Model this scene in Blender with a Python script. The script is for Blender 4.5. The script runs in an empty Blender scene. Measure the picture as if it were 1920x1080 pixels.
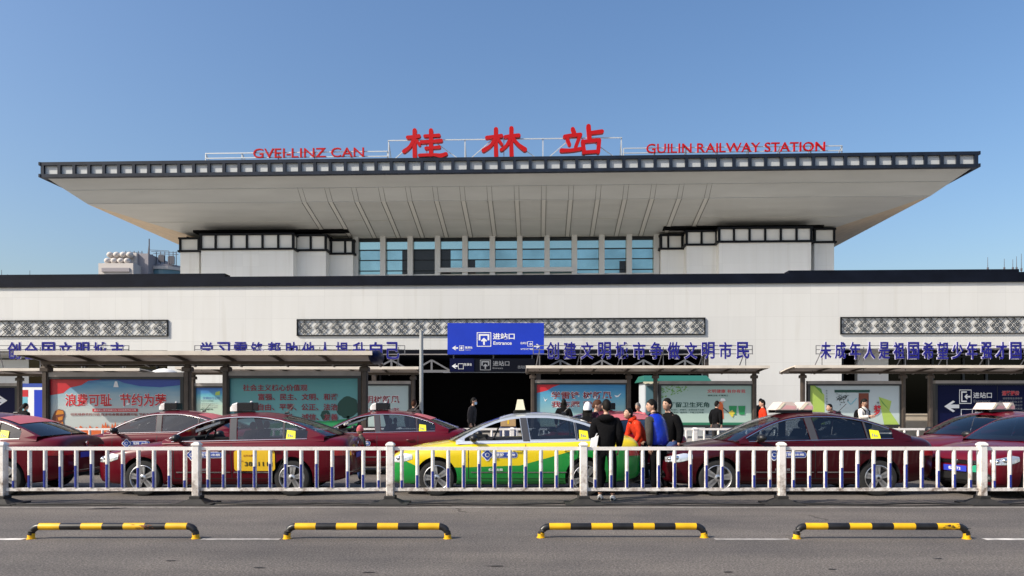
import bpy, bmesh, math, random
from mathutils import Vector, Matrix
from mathutils.geometry import tessellate_polygon
random.seed(7)
R = math.radians
scene = bpy.context.scene
COL = scene.collection

# ---------------------------------------------------------------- camera
F = 1387.0            # focal length in photo pixels (1920 wide)
HZ = 758.0            # horizon row in the photo
CH = 1.6              # eye height
cam_d = bpy.data.cameras.new("camera")
cam = bpy.data.objects.new("camera", cam_d)
COL.objects.link(cam)
cam.location = (0, 0, CH)
cam.rotation_euler = (R(90), 0, 0)
cam_d.sensor_width = 36
cam_d.lens = 36 * F / 1920
cam_d.shift_y = (HZ - 540) / 1920
cam_d.clip_end = 3000
scene.camera = cam

# ---------------------------------------------------------------- light
SUN_AZ = 244.0        # clockwise from +Y: behind the camera, to the left
SUN_EL = 39.0
world = bpy.data.worlds.new("World")
scene.world = world
world.use_nodes = True
wn = world.node_tree.nodes
sky = wn.new("ShaderNodeTexSky")
sky.sky_type = 'NISHITA'
sky.sun_disc = False
sky.sun_elevation = R(SUN_EL)
sky.sun_rotation = R(SUN_AZ)
sky.altitude = 100
sky.air_density = 1.3
sky.dust_density = 3.3
sky.ozone_density = 3.3
hsv = wn.new("ShaderNodeHueSaturation"); hsv.inputs["Saturation"].default_value = 1.16; hsv.inputs["Hue"].default_value = 0.505
world.node_tree.links.new(sky.outputs[0], hsv.inputs["Color"])
world.node_tree.links.new(hsv.outputs[0], wn["Background"].inputs[0])
wn["Background"].inputs[1].default_value = 0.15
sun_d = bpy.data.lights.new("sun", 'SUN')
sun_d.energy = 4.9
sun_d.angle = R(0.5)
sun_d.color = (1.0, 0.91, 0.78)
sun = bpy.data.objects.new("sun", sun_d)
COL.objects.link(sun)
sd = Vector((math.sin(R(SUN_AZ)) * math.cos(R(SUN_EL)), math.cos(R(SUN_AZ)) * math.cos(R(SUN_EL)), math.sin(R(SUN_EL))))
sun.rotation_euler = sd.to_track_quat('Z', 'Y').to_euler()
sun.location = sd * 60
vs = scene.view_settings
vs.view_transform = 'Standard'
vs.look = 'None'
vs.exposure = 0.2
vs.gamma = 1.0

# ---------------------------------------------------------------- pixel helpers
def X(px, D): return (px - 960) / F * D
def Z(py, D): return CH + (HZ - py) / F * D
BROT = R(-2.0)
def bx(px, d):
    """x in the station's own (turned) frame of the point seen at column px on its plane y' = d"""
    s, c = math.sin(-BROT), math.cos(-BROT)
    rx = (px - 960) / F
    lx, ly = c * rx - s, s * rx + c
    return lx * d / ly
def bz(py, d): return CH + (HZ - py) / F * d

# ---------------------------------------------------------------- materials
MATS = {}
def mat(name, col, rough=0.6, metal=0.0, var=0.0, vscale=3.0, bump=0.0, bscale=40.0, coat=0.0, spec=0.5, emit=None, stretch=None):
    if name in MATS: return MATS[name]
    m = bpy.data.materials.new(name); m.use_nodes = True
    nt = m.node_tree; n = nt.nodes; L = nt.links
    b = n["Principled BSDF"]
    b.inputs["Base Color"].default_value = (*col, 1)
    b.inputs["Roughness"].default_value = rough
    b.inputs["Metallic"].default_value = metal
    b.inputs["Specular IOR Level"].default_value = spec
    b.inputs["Coat Weight"].default_value = coat
    b.inputs["Coat Roughness"].default_value = 0.04
    tc = n.new("ShaderNodeTexCoord")
    if var > 0:
        nz = n.new("ShaderNodeTexNoise"); nz.inputs["Scale"].default_value = vscale; nz.inputs["Detail"].default_value = 6
        src = tc.outputs["Object"]
        if stretch:
            mp = n.new("ShaderNodeMapping"); mp.inputs["Scale"].default_value = stretch
            L.new(src, mp.inputs[0]); src = mp.outputs[0]
        L.new(src, nz.inputs["Vector"])
        mr = n.new("ShaderNodeMapRange")
        mr.inputs[1].default_value = 0.3; mr.inputs[2].default_value = 0.7
        mr.inputs[3].default_value = 1 - var; mr.inputs[4].default_value = 1 + var
        L.new(nz.outputs[0], mr.inputs[0])
        mx = n.new("ShaderNodeVectorMath"); mx.operation = 'SCALE'
        mx.inputs[0].default_value = col
        L.new(mr.outputs[0], mx.inputs["Scale"])
        L.new(mx.outputs[0], b.inputs["Base Color"])
    if bump > 0:
        nb = n.new("ShaderNodeTexNoise"); nb.inputs["Scale"].default_value = bscale; nb.inputs["Detail"].default_value = 4
        L.new(tc.outputs["Object"], nb.inputs["Vector"])
        bp = n.new("ShaderNodeBump"); bp.inputs["Strength"].default_value = bump; bp.inputs["Distance"].default_value = 0.02
        L.new(nb.outputs[0], bp.inputs["Height"]); L.new(bp.outputs[0], b.inputs["Normal"])
    if emit:
        b.inputs["Emission Color"].default_value = (*col, 1); b.inputs["Emission Strength"].default_value = emit
    MATS[name] = m
    return m

def ramp(nt, stops, interp='LINEAR'):
    r = nt.nodes.new("ShaderNodeValToRGB"); r.color_ramp.interpolation = interp
    e = r.color_ramp.elements
    while len(e) < len(stops): e.new(0.5)
    for i, (p, c) in enumerate(stops):
        e[i].position = p; e[i].color = (*c, 1) if len(c) == 3 else c
    return r

def asphalt_mat():
    m = bpy.data.materials.new("asphalt"); m.use_nodes = True
    nt = m.node_tree; n = nt.nodes; L = nt.links; b = n["Principled BSDF"]
    tc = n.new("ShaderNodeTexCoord")
    fine = n.new("ShaderNodeTexNoise"); fine.inputs["Scale"].default_value = 45; fine.inputs["Detail"].default_value = 5; fine.inputs["Roughness"].default_value = 0.75
    big = n.new("ShaderNodeTexNoise"); big.inputs["Scale"].default_value = 0.6; big.inputs["Detail"].default_value = 5
    mp = n.new("ShaderNodeMapping"); mp.inputs["Scale"].default_value = (0.25, 2.2, 1)
    streak = n.new("ShaderNodeTexNoise"); streak.inputs["Scale"].default_value = 1.0; streak.inputs["Detail"].default_value = 4
    vor = n.new("ShaderNodeTexVoronoi"); vor.inputs["Scale"].default_value = 75
    for t in (fine, big, vor): L.new(tc.outputs["Object"], t.inputs["Vector"])
    L.new(tc.outputs["Object"], mp.inputs[0]); L.new(mp.outputs[0], streak.inputs["Vector"])
    c1 = ramp(nt, [(0.28, (0.030, 0.027, 0.024)), (0.5, (0.118, 0.106, 0.096)), (0.70, (0.28, 0.252, 0.228))])
    L.new(fine.outputs[0], c1.inputs[0])
    c2 = ramp(nt, [(0.3, (0.74, 0.74, 0.76)), (0.7, (1.22, 1.19, 1.14))]); L.new(big.outputs[0], c2.inputs[0])
    c3 = ramp(nt, [(0.3, (0.84, 0.84, 0.85)), (0.7, (1.12, 1.12, 1.12))]); L.new(streak.outputs[0], c3.inputs[0])
    def mul(a, c):
        x = n.new("ShaderNodeMixRGB"); x.blend_type = 'MULTIPLY'; x.inputs[0].default_value = 1
        L.new(a, x.inputs[1]); L.new(c, x.inputs[2]); return x.outputs[0]
    o = mul(mul(c1.outputs[0], c2.outputs[0]), c3.outputs[0])
    cs = ramp(nt, [(0.0, (1.5, 1.45, 1.4)), (0.12, (1.5, 1.45, 1.4)), (0.22, (1, 1, 1)), (0.6, (1, 1, 1)), (0.8, (0.62, 0.6, 0.6))]); L.new(vor.outputs["Distance"], cs.inputs[0])
    o = mul(o, cs.outputs[0])
    cr = n.new("ShaderNodeTexVoronoi"); cr.feature = 'DISTANCE_TO_EDGE'; cr.inputs["Scale"].default_value = 0.42
    wp = n.new("ShaderNodeTexNoise"); wp.inputs["Scale"].default_value = 1.7; wp.inputs["Detail"].default_value = 6
    L.new(tc.outputs["Object"], wp.inputs["Vector"])
    wa = n.new("ShaderNodeMixRGB"); wa.inputs[0].default_value = 0.35; L.new(tc.outputs["Object"], wa.inputs[1]); L.new(wp.outputs[1], wa.inputs[2]); L.new(wa.outputs[0], cr.inputs["Vector"])
    ck = ramp(nt, [(0.0, (0.45, 0.43, 0.42)), (0.004, (0.55, 0.53, 0.52)), (0.009, (1, 1, 1))]); L.new(cr.outputs["Distance"], ck.inputs[0])
    msk = ramp(nt, [(0.58, (0, 0, 0)), (0.64, (1, 1, 1))]); L.new(big.outputs[0], msk.inputs[0])
    cm = n.new("ShaderNodeMixRGB"); cm.inputs[1].default_value = (1, 1, 1, 1); L.new(msk.outputs[0], cm.inputs[0]); L.new(ck.outputs[0], cm.inputs[2])
    o = mul(o, cm.outputs[0])
    # patches of older and newer surface, tyre tracks along the road
    sx = n.new("ShaderNodeSeparateXYZ"); L.new(tc.outputs["Object"], sx.inputs[0])
    wv = n.new("ShaderNodeMath"); wv.operation = 'SINE'; mu2 = n.new("ShaderNodeMath"); mu2.operation = 'MULTIPLY'; mu2.inputs[1].default_value = 3.6
    L.new(sx.outputs[1], mu2.inputs[0]); L.new(mu2.outputs[0], wv.inputs[0])
    tk = ramp(nt, [(0.0, (0.90, 0.90, 0.91)), (1.0, (1.06, 1.06, 1.05))]); m3 = n.new("ShaderNodeMath"); m3.operation = 'MULTIPLY_ADD'; m3.inputs[1].default_value = 0.5; m3.inputs[2].default_value = 0.5
    L.new(wv.outputs[0], m3.inputs[0]); L.new(m3.outputs[0], tk.inputs[0]); o = mul(o, tk.outputs[0])
    L.new(o, b.inputs["Base Color"]); b.inputs["Roughness"].default_value = 0.88
    bp = n.new("ShaderNodeBump"); bp.inputs["Strength"].default_value = 0.7; bp.inputs["Distance"].default_value = 0.012
    L.new(fine.outputs[0], bp.inputs["Height"]); L.new(bp.outputs[0], b.inputs["Normal"])
    MATS["asphalt"] = m
    return m

def wall_mat(name, col, pw=1.2, ph=1.2, joint=0.86):
    """pale panel cladding: faint joints, faint vertical weather streaks"""
    m = bpy.data.materials.new(name); m.use_nodes = True
    nt = m.node_tree; n = nt.nodes; L = nt.links; b = n["Principled BSDF"]
    tc = n.new("ShaderNodeTexCoord")
    sp = n.new("ShaderNodeSeparateXYZ"); L.new(tc.outputs["Object"], sp.inputs[0])
    cb = n.new("ShaderNodeCombineXYZ"); L.new(sp.outputs[0], cb.inputs[0]); L.new(sp.outputs[2], cb.inputs[1])
    br = n.new("ShaderNodeTexBrick"); br.offset = 0.0
    br.inputs["Color1"].default_value = (1, 1, 1, 1); br.inputs["Color2"].default_value = (0.95, 0.95, 0.955, 1)
    br.inputs["Mortar"].default_value = (joint, joint, joint, 1)
    br.inputs["Scale"].default_value = 1; br.inputs["Mortar Size"].default_value = 0.012
    br.inputs["Brick Width"].default_value = pw; br.inputs["Row Height"].default_value = ph
    L.new(cb.outputs[0], br.inputs["Vector"])
    mp = n.new("ShaderNodeMapping"); mp.inputs["Scale"].default_value = (1.6, 1.6, 0.12)
    L.new(tc.outputs["Object"], mp.inputs[0])
    nz = n.new("ShaderNodeTexNoise"); nz.inputs["Scale"].default_value = 1.5; nz.inputs["Detail"].default_value = 6
    L.new(mp.outputs[0], nz.inputs["Vector"])
    c = ramp(nt, [(0.3, (0.97, 0.967, 0.96)), (0.62, (1, 1, 1))]); L.new(nz.outputs[0], c.inputs[0])
    x = n.new("ShaderNodeMixRGB"); x.blend_type = 'MULTIPLY'; x.inputs[0].default_value = 1
    L.new(br.outputs[0], x.inputs[1]); L.new(c.outputs[0], x.inputs[2])
    st1 = n.new("ShaderNodeMapping"); st1.inputs["Scale"].default_value = (0.9, 0.9, 0.05); L.new(tc.outputs["Object"], st1.inputs[0])
    st2 = n.new("ShaderNodeTexNoise"); st2.inputs["Scale"].default_value = 2.2; st2.inputs["Detail"].default_value = 7; L.new(st1.outputs[0], st2.inputs["Vector"])
    st3 = ramp(nt, [(0.60, (1, 1, 1)), (0.72, (0.92, 0.91, 0.89))]); L.new(st2.outputs[0], st3.inputs[0])
    x2 = n.new("ShaderNodeMixRGB"); x2.blend_type = 'MULTIPLY'; x2.inputs[0].default_value = 1; L.new(x.outputs[0], x2.inputs[1]); L.new(st3.outputs[0], x2.inputs[2]); x = x2
    y = n.new("ShaderNodeMixRGB"); y.blend_type = 'MULTIPLY'; y.inputs[0].default_value = 1
    y.inputs[2].default_value = (*col, 1); L.new(x.outputs[0], y.inputs[1])
    L.new(y.outputs[0], b.inputs["Base Color"]); b.inputs["Roughness"].default_value = 0.75
    MATS[name] = m
    return m

def glass_mat(name, tint, spec=1.0, rough=0.02):
    m = bpy.data.materials.new(name); m.use_nodes = True
    nt = m.node_tree; n = nt.nodes; L = nt.links
    n.remove(n["Principled BSDF"])
    t = n.new("ShaderNodeBsdfTransparent"); t.inputs[0].default_value = (*tint, 1)
    g = n.new("ShaderNodeBsdfGlossy"); g.inputs[0].default_value = (spec, spec, spec, 1); g.inputs["Roughness"].default_value = rough
    f = n.new("ShaderNodeFresnel"); f.inputs[0].default_value = 1.75
    mx = n.new("ShaderNodeMixShader")
    L.new(f.outputs[0], mx.inputs[0]); L.new(t.outputs[0], mx.inputs[1]); L.new(g.outputs[0], mx.inputs[2])
    L.new(mx.outputs[0], n["Material Output"].inputs[0])
    MATS[name] = m
    return m

def print_mat(name, stops, axis=2, noise=0.0):
    """a printed poster background: colours running across the sheet"""
    m = bpy.data.materials.new(name); m.use_nodes = True
    nt = m.node_tree; n = nt.nodes; L = nt.links; b = n["Principled BSDF"]
    tc = n.new("ShaderNodeTexCoord"); sp = n.new("ShaderNodeSeparateXYZ"); L.new(tc.outputs["Generated"], sp.inputs[0])
    src = sp.outputs[axis]
    if noise:
        mp = n.new("ShaderNodeMapping"); mp.inputs["Scale"].default_value = (2.5, 1, 7)
        L.new(tc.outputs["Generated"], mp.inputs[0])
        nz = n.new("ShaderNodeTexNoise"); nz.inputs["Scale"].default_value = 1.4; nz.inputs["Detail"].default_value = 5; L.new(mp.outputs[0], nz.inputs["Vector"])
        ma = n.new("ShaderNodeMath"); ma.operation = 'MULTIPLY_ADD'; ma.inputs[1].default_value = noise; L.new(nz.outputs[0], ma.inputs[0])
        mb = n.new("ShaderNodeMath"); mb.operation = 'SUBTRACT'; L.new(src, mb.inputs[0]); mb.inputs[1].default_value = noise / 2
        L.new(mb.outputs[0], ma.inputs[2]); src = ma.outputs[0]
    r = ramp(nt, stops); L.new(src, r.inputs[0])
    L.new(r.outputs[0], b.inputs["Base Color"]); b.inputs["Roughness"].default_value = 0.35
    MATS[name] = m
    return m

M = lambda k: MATS[k]
asphalt_mat()
wall_mat("white_cladding", (0.63, 0.63, 0.61), 1.6, 1.35, 0.88)
wall_mat("upper_cladding", (0.86, 0.86, 0.84), 1.2, 0.9, 0.93)
mat("soffit_rib", (0.58, 0.58, 0.55), 0.5)
mat("rib_line", (0.16, 0.16, 0.15), 0.6)
mat("soffit", (0.49, 0.50, 0.485), 0.45, var=0.06, vscale=0.6, stretch=(0.5, 2.5, 1))
mat("soffit_bounce_tan", (0.60, 0.47, 0.32), 0.55, var=0.12, vscale=2)  # tan tint puts warm light bounced off the lower roof into the colour
mat("navy_metal", (0.012, 0.018, 0.032), 0.5, var=0.3, vscale=1.2, spec=0.2)
mat("parapet_metal", (0.005, 0.007, 0.014), 0.6, var=0.35, vscale=0.8, spec=0.1)
mat("black_frame", (0.008, 0.009, 0.012), 0.5, spec=0.15)
mat("fascia_panel", (0.46, 0.48, 0.49), 0.5)
mat("band_panel", (0.78, 0.77, 0.74), 0.6)
mat("mullion", (0.62, 0.62, 0.61), 0.5)
mat("mullion_dark", (0.03, 0.035, 0.04), 0.5, spec=0.2)
mat("roof_deck", (0.42, 0.40, 0.37), 0.9, var=0.2, vscale=0.5)
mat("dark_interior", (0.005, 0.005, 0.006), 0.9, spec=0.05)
mat("red_letter", (0.44, 0.004, 0.007), 0.5, spec=0.2)
mat("steel_light", (0.55, 0.58, 0.60), 0.45, metal=0.3)
mat("blue_letter", (0.016, 0.016, 0.19), 0.5, spec=0.2)
mat("pale_edge", (0.62, 0.60, 0.78), 0.5)
mat("thin_steel", (0.16, 0.16, 0.17), 0.5)
mat("bronze", (0.075, 0.058, 0.048), 0.42, metal=0.35, var=0.25, vscale=3)
mat("bronze_light", (0.30, 0.27, 0.25), 0.45, metal=0.25, var=0.15, vscale=3)
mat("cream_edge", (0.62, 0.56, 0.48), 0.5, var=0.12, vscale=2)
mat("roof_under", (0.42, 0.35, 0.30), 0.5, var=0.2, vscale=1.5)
mat("sign_blue", (0.006, 0.035, 0.46), 0.4, var=0.06, vscale=1)
mat("sign_navy", (0.004, 0.006, 0.035), 0.4, spec=0.12)
mat("sign_dark", (0.004, 0.005, 0.010), 0.5, spec=0.1)
mat("print_white", (0.80, 0.80, 0.80), 0.4)
mat("print_grey", (0.24, 0.25, 0.27), 0.4)
mat("print_red", (0.52, 0.02, 0.03), 0.4)
mat("print_maroon", (0.22, 0.012, 0.022), 0.4)
mat("print_black", (0.015, 0.02, 0.02), 0.4)
mat("print_darkgreen", (0.012, 0.06, 0.045), 0.4)
mat("print_green", (0.02, 0.24, 0.08), 0.4)
mat("print_lime", (0.36, 0.50, 0.10), 0.4)
mat("print_leaf", (0.12, 0.28, 0.05), 0.4)
mat("print_orange", (0.60, 0.12, 0.03), 0.4)
mat("print_gold", (0.55, 0.20, 0.02), 0.4)
mat("print_brown", (0.16, 0.04, 0.02), 0.4)
mat("print_yellow", (0.62, 0.50, 0.06), 0.4)
mat("print_cyan", (0.15, 0.45, 0.55), 0.4)
mat("print_skin", (0.55, 0.33, 0.24), 0.5)
def worn_white():
    m = mat("fence_white", (0.78, 0.745, 0.71), 0.5, bump=0.05)
    nt = m.node_tree; n = nt.nodes; L = nt.links; b = n["Principled BSDF"]
    g = n.new("ShaderNodeNewGeometry"); sp = n.new("ShaderNodeSeparateXYZ"); L.new(g.outputs["Position"], sp.inputs[0])
    nz = n.new("ShaderNodeTexNoise"); nz.inputs["Scale"].default_value = 7; nz.inputs["Detail"].default_value = 8; nz.inputs["Roughness"].default_value = 0.7
    L.new(g.outputs["Position"], nz.inputs["Vector"])
    mr = n.new("ShaderNodeMapRange"); mr.inputs[1].default_value = 0.1; mr.inputs[2].default_value = 0.9; mr.inputs[3].default_value = 0.20; mr.inputs[4].default_value = -0.04
    L.new(sp.outputs[2], mr.inputs[0])
    ad = n.new("ShaderNodeMath"); ad.operation = 'ADD'; L.new(nz.outputs[0], ad.inputs[0]); L.new(mr.outputs[0], ad.inputs[1])
    r = ramp(nt, [(0.50, (0.78, 0.745, 0.71)), (0.62, (0.66, 0.615, 0.57)), (0.74, (0.40, 0.35, 0.31)), (0.80, (0.20, 0.15, 0.12))])
    L.new(ad.outputs[0], r.inputs[0]); L.new(r.outputs[0], b.inputs["Base Color"])
worn_white()
mat("fence_blue", (0.016, 0.03, 0.22), 0.35)
mat("rubber_black", (0.018, 0.017, 0.016), 0.75, var=0.35, vscale=6)
mat("barrier_yellow", (0.78, 0.43, 0.008), 0.42, var=0.12, vscale=7)
mat("barrier_black", (0.014, 0.013, 0.013), 0.38, var=0.4, vscale=9)
mat("rust", (0.20, 0.07, 0.03), 0.8)
mat("road_paint", (0.55, 0.52, 0.48), 0.8, var=0.4, vscale=6)
mat("road_stain", (0.020, 0.016, 0.014), 0.6, var=0.4, vscale=5)
mat("pavement", (0.32, 0.30, 0.28), 0.85, var=0.15, vscale=1.5)
mat("kerb", (0.38, 0.36, 0.33), 0.85, var=0.2, vscale=3)
mat("maroon_paint", (0.105, 0.0012, 0.008), 0.34, coat=0.4, spec=0.2)
mat("silver_paint", (0.52, 0.56, 0.62), 0.3, metal=0.4, coat=1.0)
mat("car_black", (0.012, 0.012, 0.013), 0.45)
mat("trim_black", (0.02, 0.02, 0.022), 0.35)
mat("pillar_grey", (0.05, 0.05, 0.055), 0.3)
mat("interior_dark", (0.020, 0.019, 0.020), 0.8)
mat("interior_blue", (0.035, 0.045, 0.10), 0.8)
mat("seat_cover", (0.30, 0.29, 0.30), 0.85)
mat("chrome", (0.80, 0.80, 0.80), 0.12, metal=1.0)
mat("alloy", (0.62, 0.62, 0.63), 0.28, metal=0.85)
mat("tyre", (0.016, 0.016, 0.016), 0.85)
mat("lamp_clear", (0.62, 0.66, 0.70), 0.12, metal=0.6)
mat("lamp_red", (0.42, 0.012, 0.015), 0.15, coat=1.0)
mat("sticker_yellow", (0.78, 0.72, 0.02), 0.5)
mat("plate_yellow", (0.80, 0.50, 0.02), 0.45)
mat("badge_blue", (0.03, 0.07, 0.34), 0.4)
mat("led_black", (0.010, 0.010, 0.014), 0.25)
mat("sign_shell", (0.60, 0.58, 0.57), 0.4)
mat("sign_cream", (0.74, 0.70, 0.52), 0.45)
mat("sign_rose", (0.60, 0.50, 0.45), 0.5)
mat("sign_pink", (0.66, 0.36, 0.36), 0.5)
mat("carton", (0.42, 0.27, 0.13), 0.8, var=0.12, vscale=6)
mat("plate_blue", (0.03, 0.05, 0.45), 0.4)
mat("sticker_green", (0.02, 0.32, 0.18), 0.5)
mat("sticker_red", (0.52, 0.12, 0.13), 0.4)
mat("skin", (0.46, 0.27, 0.19), 0.55)
mat("hair", (0.007, 0.006, 0.005), 0.65, spec=0.15)
mat("hair_brown", (0.06, 0.025, 0.014), 0.65, spec=0.15)
mat("hair_grey", (0.13, 0.12, 0.11), 0.5)
mat("lips", (0.30, 0.10, 0.09), 0.5)
glass_mat("car_glass", (0.38, 0.43, 0.47))
glass_mat("dark_glass", (0.10, 0.12, 0.16), 0.35)
def win_mat():
    return mat("window_glass", (0.30, 0.47, 0.50), 0.06, metal=0.8, var=0.25, vscale=0.45)
win_mat()
mat("transom_glass", (0.42, 0.60, 0.60), 0.12, metal=0.75)
mat("blind_blue", (0.05, 0.13, 0.28), 0.5)
mat("teal_roof", (0.02, 0.13, 0.10), 0.5)
mat("kiosk_wall", (0.50, 0.54, 0.58), 0.6)
mat("beige_wall", (0.58, 0.50, 0.40), 0.8, var=0.06)
mat("far_white", (0.56, 0.52, 0.49), 0.8, var=0.08, vscale=0.1)
mat("far_grey", (0.30, 0.28, 0.30), 0.8)
mat("far_glass", (0.10, 0.20, 0.25), 0.3)
mat("far_dark", (0.09, 0.09, 0.11), 0.7)
mat("pole_grey", (0.36, 0.37, 0.37), 0.45, metal=0.3)
mat("cloth_white", (0.75, 0.74, 0.72), 0.8)

# ---------------------------------------------------------------- mesh builder
class MB:
    def __init__(s): s.v = []; s.f = []; s.m = []; s.sm = []
    def add(s, vs_, fs, m=0, smooth=False):
        o = len(s.v); s.v += [tuple(p) for p in vs_]
        for f in fs: s.f.append(tuple(i + o for i in f)); s.m.append(m); s.sm.append(smooth)
    def box(s, x0, x1, y0, y1, z0, z1, m=0):
        v = [(x0,y0,z0),(x1,y0,z0),(x1,y1,z0),(x0,y1,z0),(x0,y0,z1),(x1,y0,z1),(x1,y1,z1),(x0,y1,z1)]
        s.add(v, [(0,3,2,1),(4,5,6,7),(0,1,5,4),(1,2,6,5),(2,3,7,6),(3,0,4,7)], m)
    def hexa(s, v, m=0):   # 8 corners, bottom ring then top ring (ccw from above)
        s.add(v, [(0,3,2,1),(4,5,6,7),(0,1,5,4),(1,2,6,5),(2,3,7,6),(3,0,4,7)], m)
    def bevbox(s, x0, x1, y0, y1, z0, z1, b, m=0):
        """upright box with chamfered vertical and top edges"""
        def ring(i, z): return [(x0+i+b,y0+i,z),(x1-i-b,y0+i,z),(x1-i,y0+i+b,z),(x1-i,y1-i-b,z),(x1-i-b,y1-i,z),(x0+i+b,y1-i,z),(x0+i,y1-i-b,z),(x0+i,y0+i+b,z)]
        v = ring(0, z0) + ring(0, z1-b) + ring(b*0.8, z1)
        f = [tuple(range(7,-1,-1)), tuple(range(16,24))]
        for k in range(2):
            for i in range(8): j = (i+1) % 8; f.append((k*8+i, k*8+j, k*8+8+j, k*8+8+i))
        s.add(v, f, m)
    def frame_from(s, a, b):
        d = (Vector(b) - Vector(a)).normalized()
        up = Vector((0,0,1)) if abs(d.z) < 0.95 else Vector((0,1,0))
        u = d.cross(up).normalized(); w = u.cross(d).normalized()
        return d, u, w
    def bar(s, a, b, w, h=None, m=0):
        h = w if h is None else h
        d, u, t = s.frame_from(a, b); a = Vector(a); b = Vector(b)
        c = [u*(-w/2)+t*(-h/2), u*(w/2)+t*(-h/2), u*(w/2)+t*(h/2), u*(-w/2)+t*(h/2)]
        s.add([a+q for q in c] + [b+q for q in c], [(3,2,1,0),(4,5,6,7),(0,1,5,4),(1,2,6,5),(2,3,7,6),(3,0,4,7)][0:6], m)
    def tube(s, pts, r, n=8, m=0, closed=False, smooth=True, cap=True):
        pts = [Vector(p) for p in pts]; rs = r if isinstance(r, (list, tuple)) else [r]*len(pts)
        vs_, fs = [], []
        for i, p in enumerate(pts):
            a = pts[max(0, i-1)]; b = pts[min(len(pts)-1, i+1)]
            d, u, t = s.frame_from(a, b)
            for k in range(n):
                q = 2*math.pi*k/n; vs_.append(p + (u*math.cos(q) + t*math.sin(q))*rs[i])
        for i in range(len(pts)-1):
            for k in range(n):
                j = (k+1) % n; fs.append((i*n+k, i*n+j, (i+1)*n+j, (i+1)*n+k))
        s.add(vs_, fs, m, smooth)
        if cap:
            o = len(s.v) - len(vs_)
            s.f.append(tuple(o+k for k in range(n-1,-1,-1))); s.m.append(m); s.sm.append(False)
            e = o + (len(pts)-1)*n
            s.f.append(tuple(e+k for k in range(n))); s.m.append(m); s.sm.append(False)
    def grid(s, rows, m=0, smooth=True, flip=False, mf=None):
        nu = len(rows[0]); vs_ = [p for r in rows for p in r]; o = len(s.v); s.v += [tuple(p) for p in vs_]
        for i in range(len(rows)-1):
            for j in range(nu-1):
                f = (i*nu+j, i*nu+j+1, (i+1)*nu+j+1, (i+1)*nu+j)
                if flip: f = f[::-1]
                s.f.append(tuple(q+o for q in f)); s.m.append(mf(i, j) if mf else m); s.sm.append(smooth)
    def ell(s, c, r, n=12, k=8, m=0, rot=None):
        c = Vector(c); vs_ = []; fs = []
        for i in range(k+1):
            th = math.pi*i/k
            for j in range(n):
                ph = 2*math.pi*j/n
                p = Vector((r[0]*math.sin(th)*math.cos(ph), r[1]*math.sin(th)*math.sin(ph), r[2]*math.cos(th)))
                if rot: p = rot @ p
                vs_.append(c + p)
        for i in range(k):
            for j in range(n):
                q = (j+1) % n; fs.append((i*n+j, (i+1)*n+j, (i+1)*n+q, i*n+q))
        s.add(vs_, fs, m, True)
    def lathe_y(s, c, prof, n=32, m=0, mf=None, smooth=True):
        """profile of (r, y) turned about the y axis through c"""
        vs_, fs = [], []; o = len(s.v)
        for r, y in prof:
            for k in range(n):
                a = 2*math.pi*k/n; vs_.append((c[0]+r*math.cos(a), c[1]+y, c[2]+r*math.sin(a)))
        s.v += vs_
        for i in range(len(prof)-1):
            for k in range(n):
                j = (k+1) % n
                s.f.append(tuple(o+q for q in (i*n+k, i*n+j, (i+1)*n+j, (i+1)*n+k))); s.m.append(mf(i) if mf else m); s.sm.append(smooth)
    def prism(s, poly, y0, y1, m=0):
        """polygon in (x, z), front at y0, back at y1"""
        n = len(poly)
        a = sum(poly[i][0]*poly[(i+1) % n][1] - poly[(i+1) % n][0]*poly[i][1] for i in range(n))
        if a < 0: poly = poly[::-1]
        v = [(x, y0, z) for x, z in poly] + [(x, y1, z) for x, z in poly]
        tri = tessellate_polygon([[Vector((x, z, 0)) for x, z in poly]])
        fs = []
        for t in tri:
            p, q, r_ = (poly[i] for i in t)
            cr = (q[0]-p[0])*(r_[1]-p[1]) - (q[1]-p[1])*(r_[0]-p[0])
            t = t if cr > 0 else t[::-1]
            fs.append(tuple(t)); fs.append(tuple(i+n for i in t[::-1]))
        for i in range(n):
            j = (i+1) % n; fs.append((j, i, i+n, j+n))
        s.add(v, fs, m)
    def flat(s, poly, y, m=0):
        n = len(poly)
        a = sum(poly[i][0]*poly[(i+1) % n][1] - poly[(i+1) % n][0]*poly[i][1] for i in range(n))
        if a < 0: poly = poly[::-1]
        tri = tessellate_polygon([[Vector((x, z, 0)) for x, z in poly]])
        fs = []
        for t in tri:
            p, q, r_ = (poly[i] for i in t)
            cr = (q[0]-p[0])*(r_[1]-p[1]) - (q[1]-p[1])*(r_[0]-p[0])
            fs.append(tuple(t if cr > 0 else t[::-1]))
        s.add([(x, y, z) for x, z in poly], fs, m)
    def mesh(s, name, mats):
        me = bpy.data.meshes.new(name)
        me.from_pydata(s.v, [], s.f)
        for m in mats: me.materials.append(M(m) if isinstance(m, str) else m)
        me.polygons.foreach_set("material_index", s.m)
        me.polygons.foreach_set("use_smooth", s.sm)
        if any(s.sm): me.set_sharp_from_angle(angle=R(40))
        me.update()
        return me
    def build(s, name, mats, parent=None):
        if isinstance(mats, str): mats = [mats]
        return link(name, s.mesh(name, mats), parent)

def link(name, me, parent=None):
    o = bpy.data.objects.new(name, me); COL.objects.link(o)
    if parent: o.parent = parent
    return o
def tag(o, label=None, cat=None, group=None, kind=None):
    if label: o["label"] = label
    if cat: o["category"] = cat
    if group: o["group"] = group
    if kind: o["kind"] = kind
    return o
def thing(name, label, cat, loc=(0,0,0), rz=0.0, group=None):
    o = bpy.data.objects.new(name, None); COL.objects.link(o)
    o.empty_display_size = 0.2
    o.location = loc; o.rotation_euler = (0, 0, rz)
    return tag(o, label, cat, group)

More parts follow.
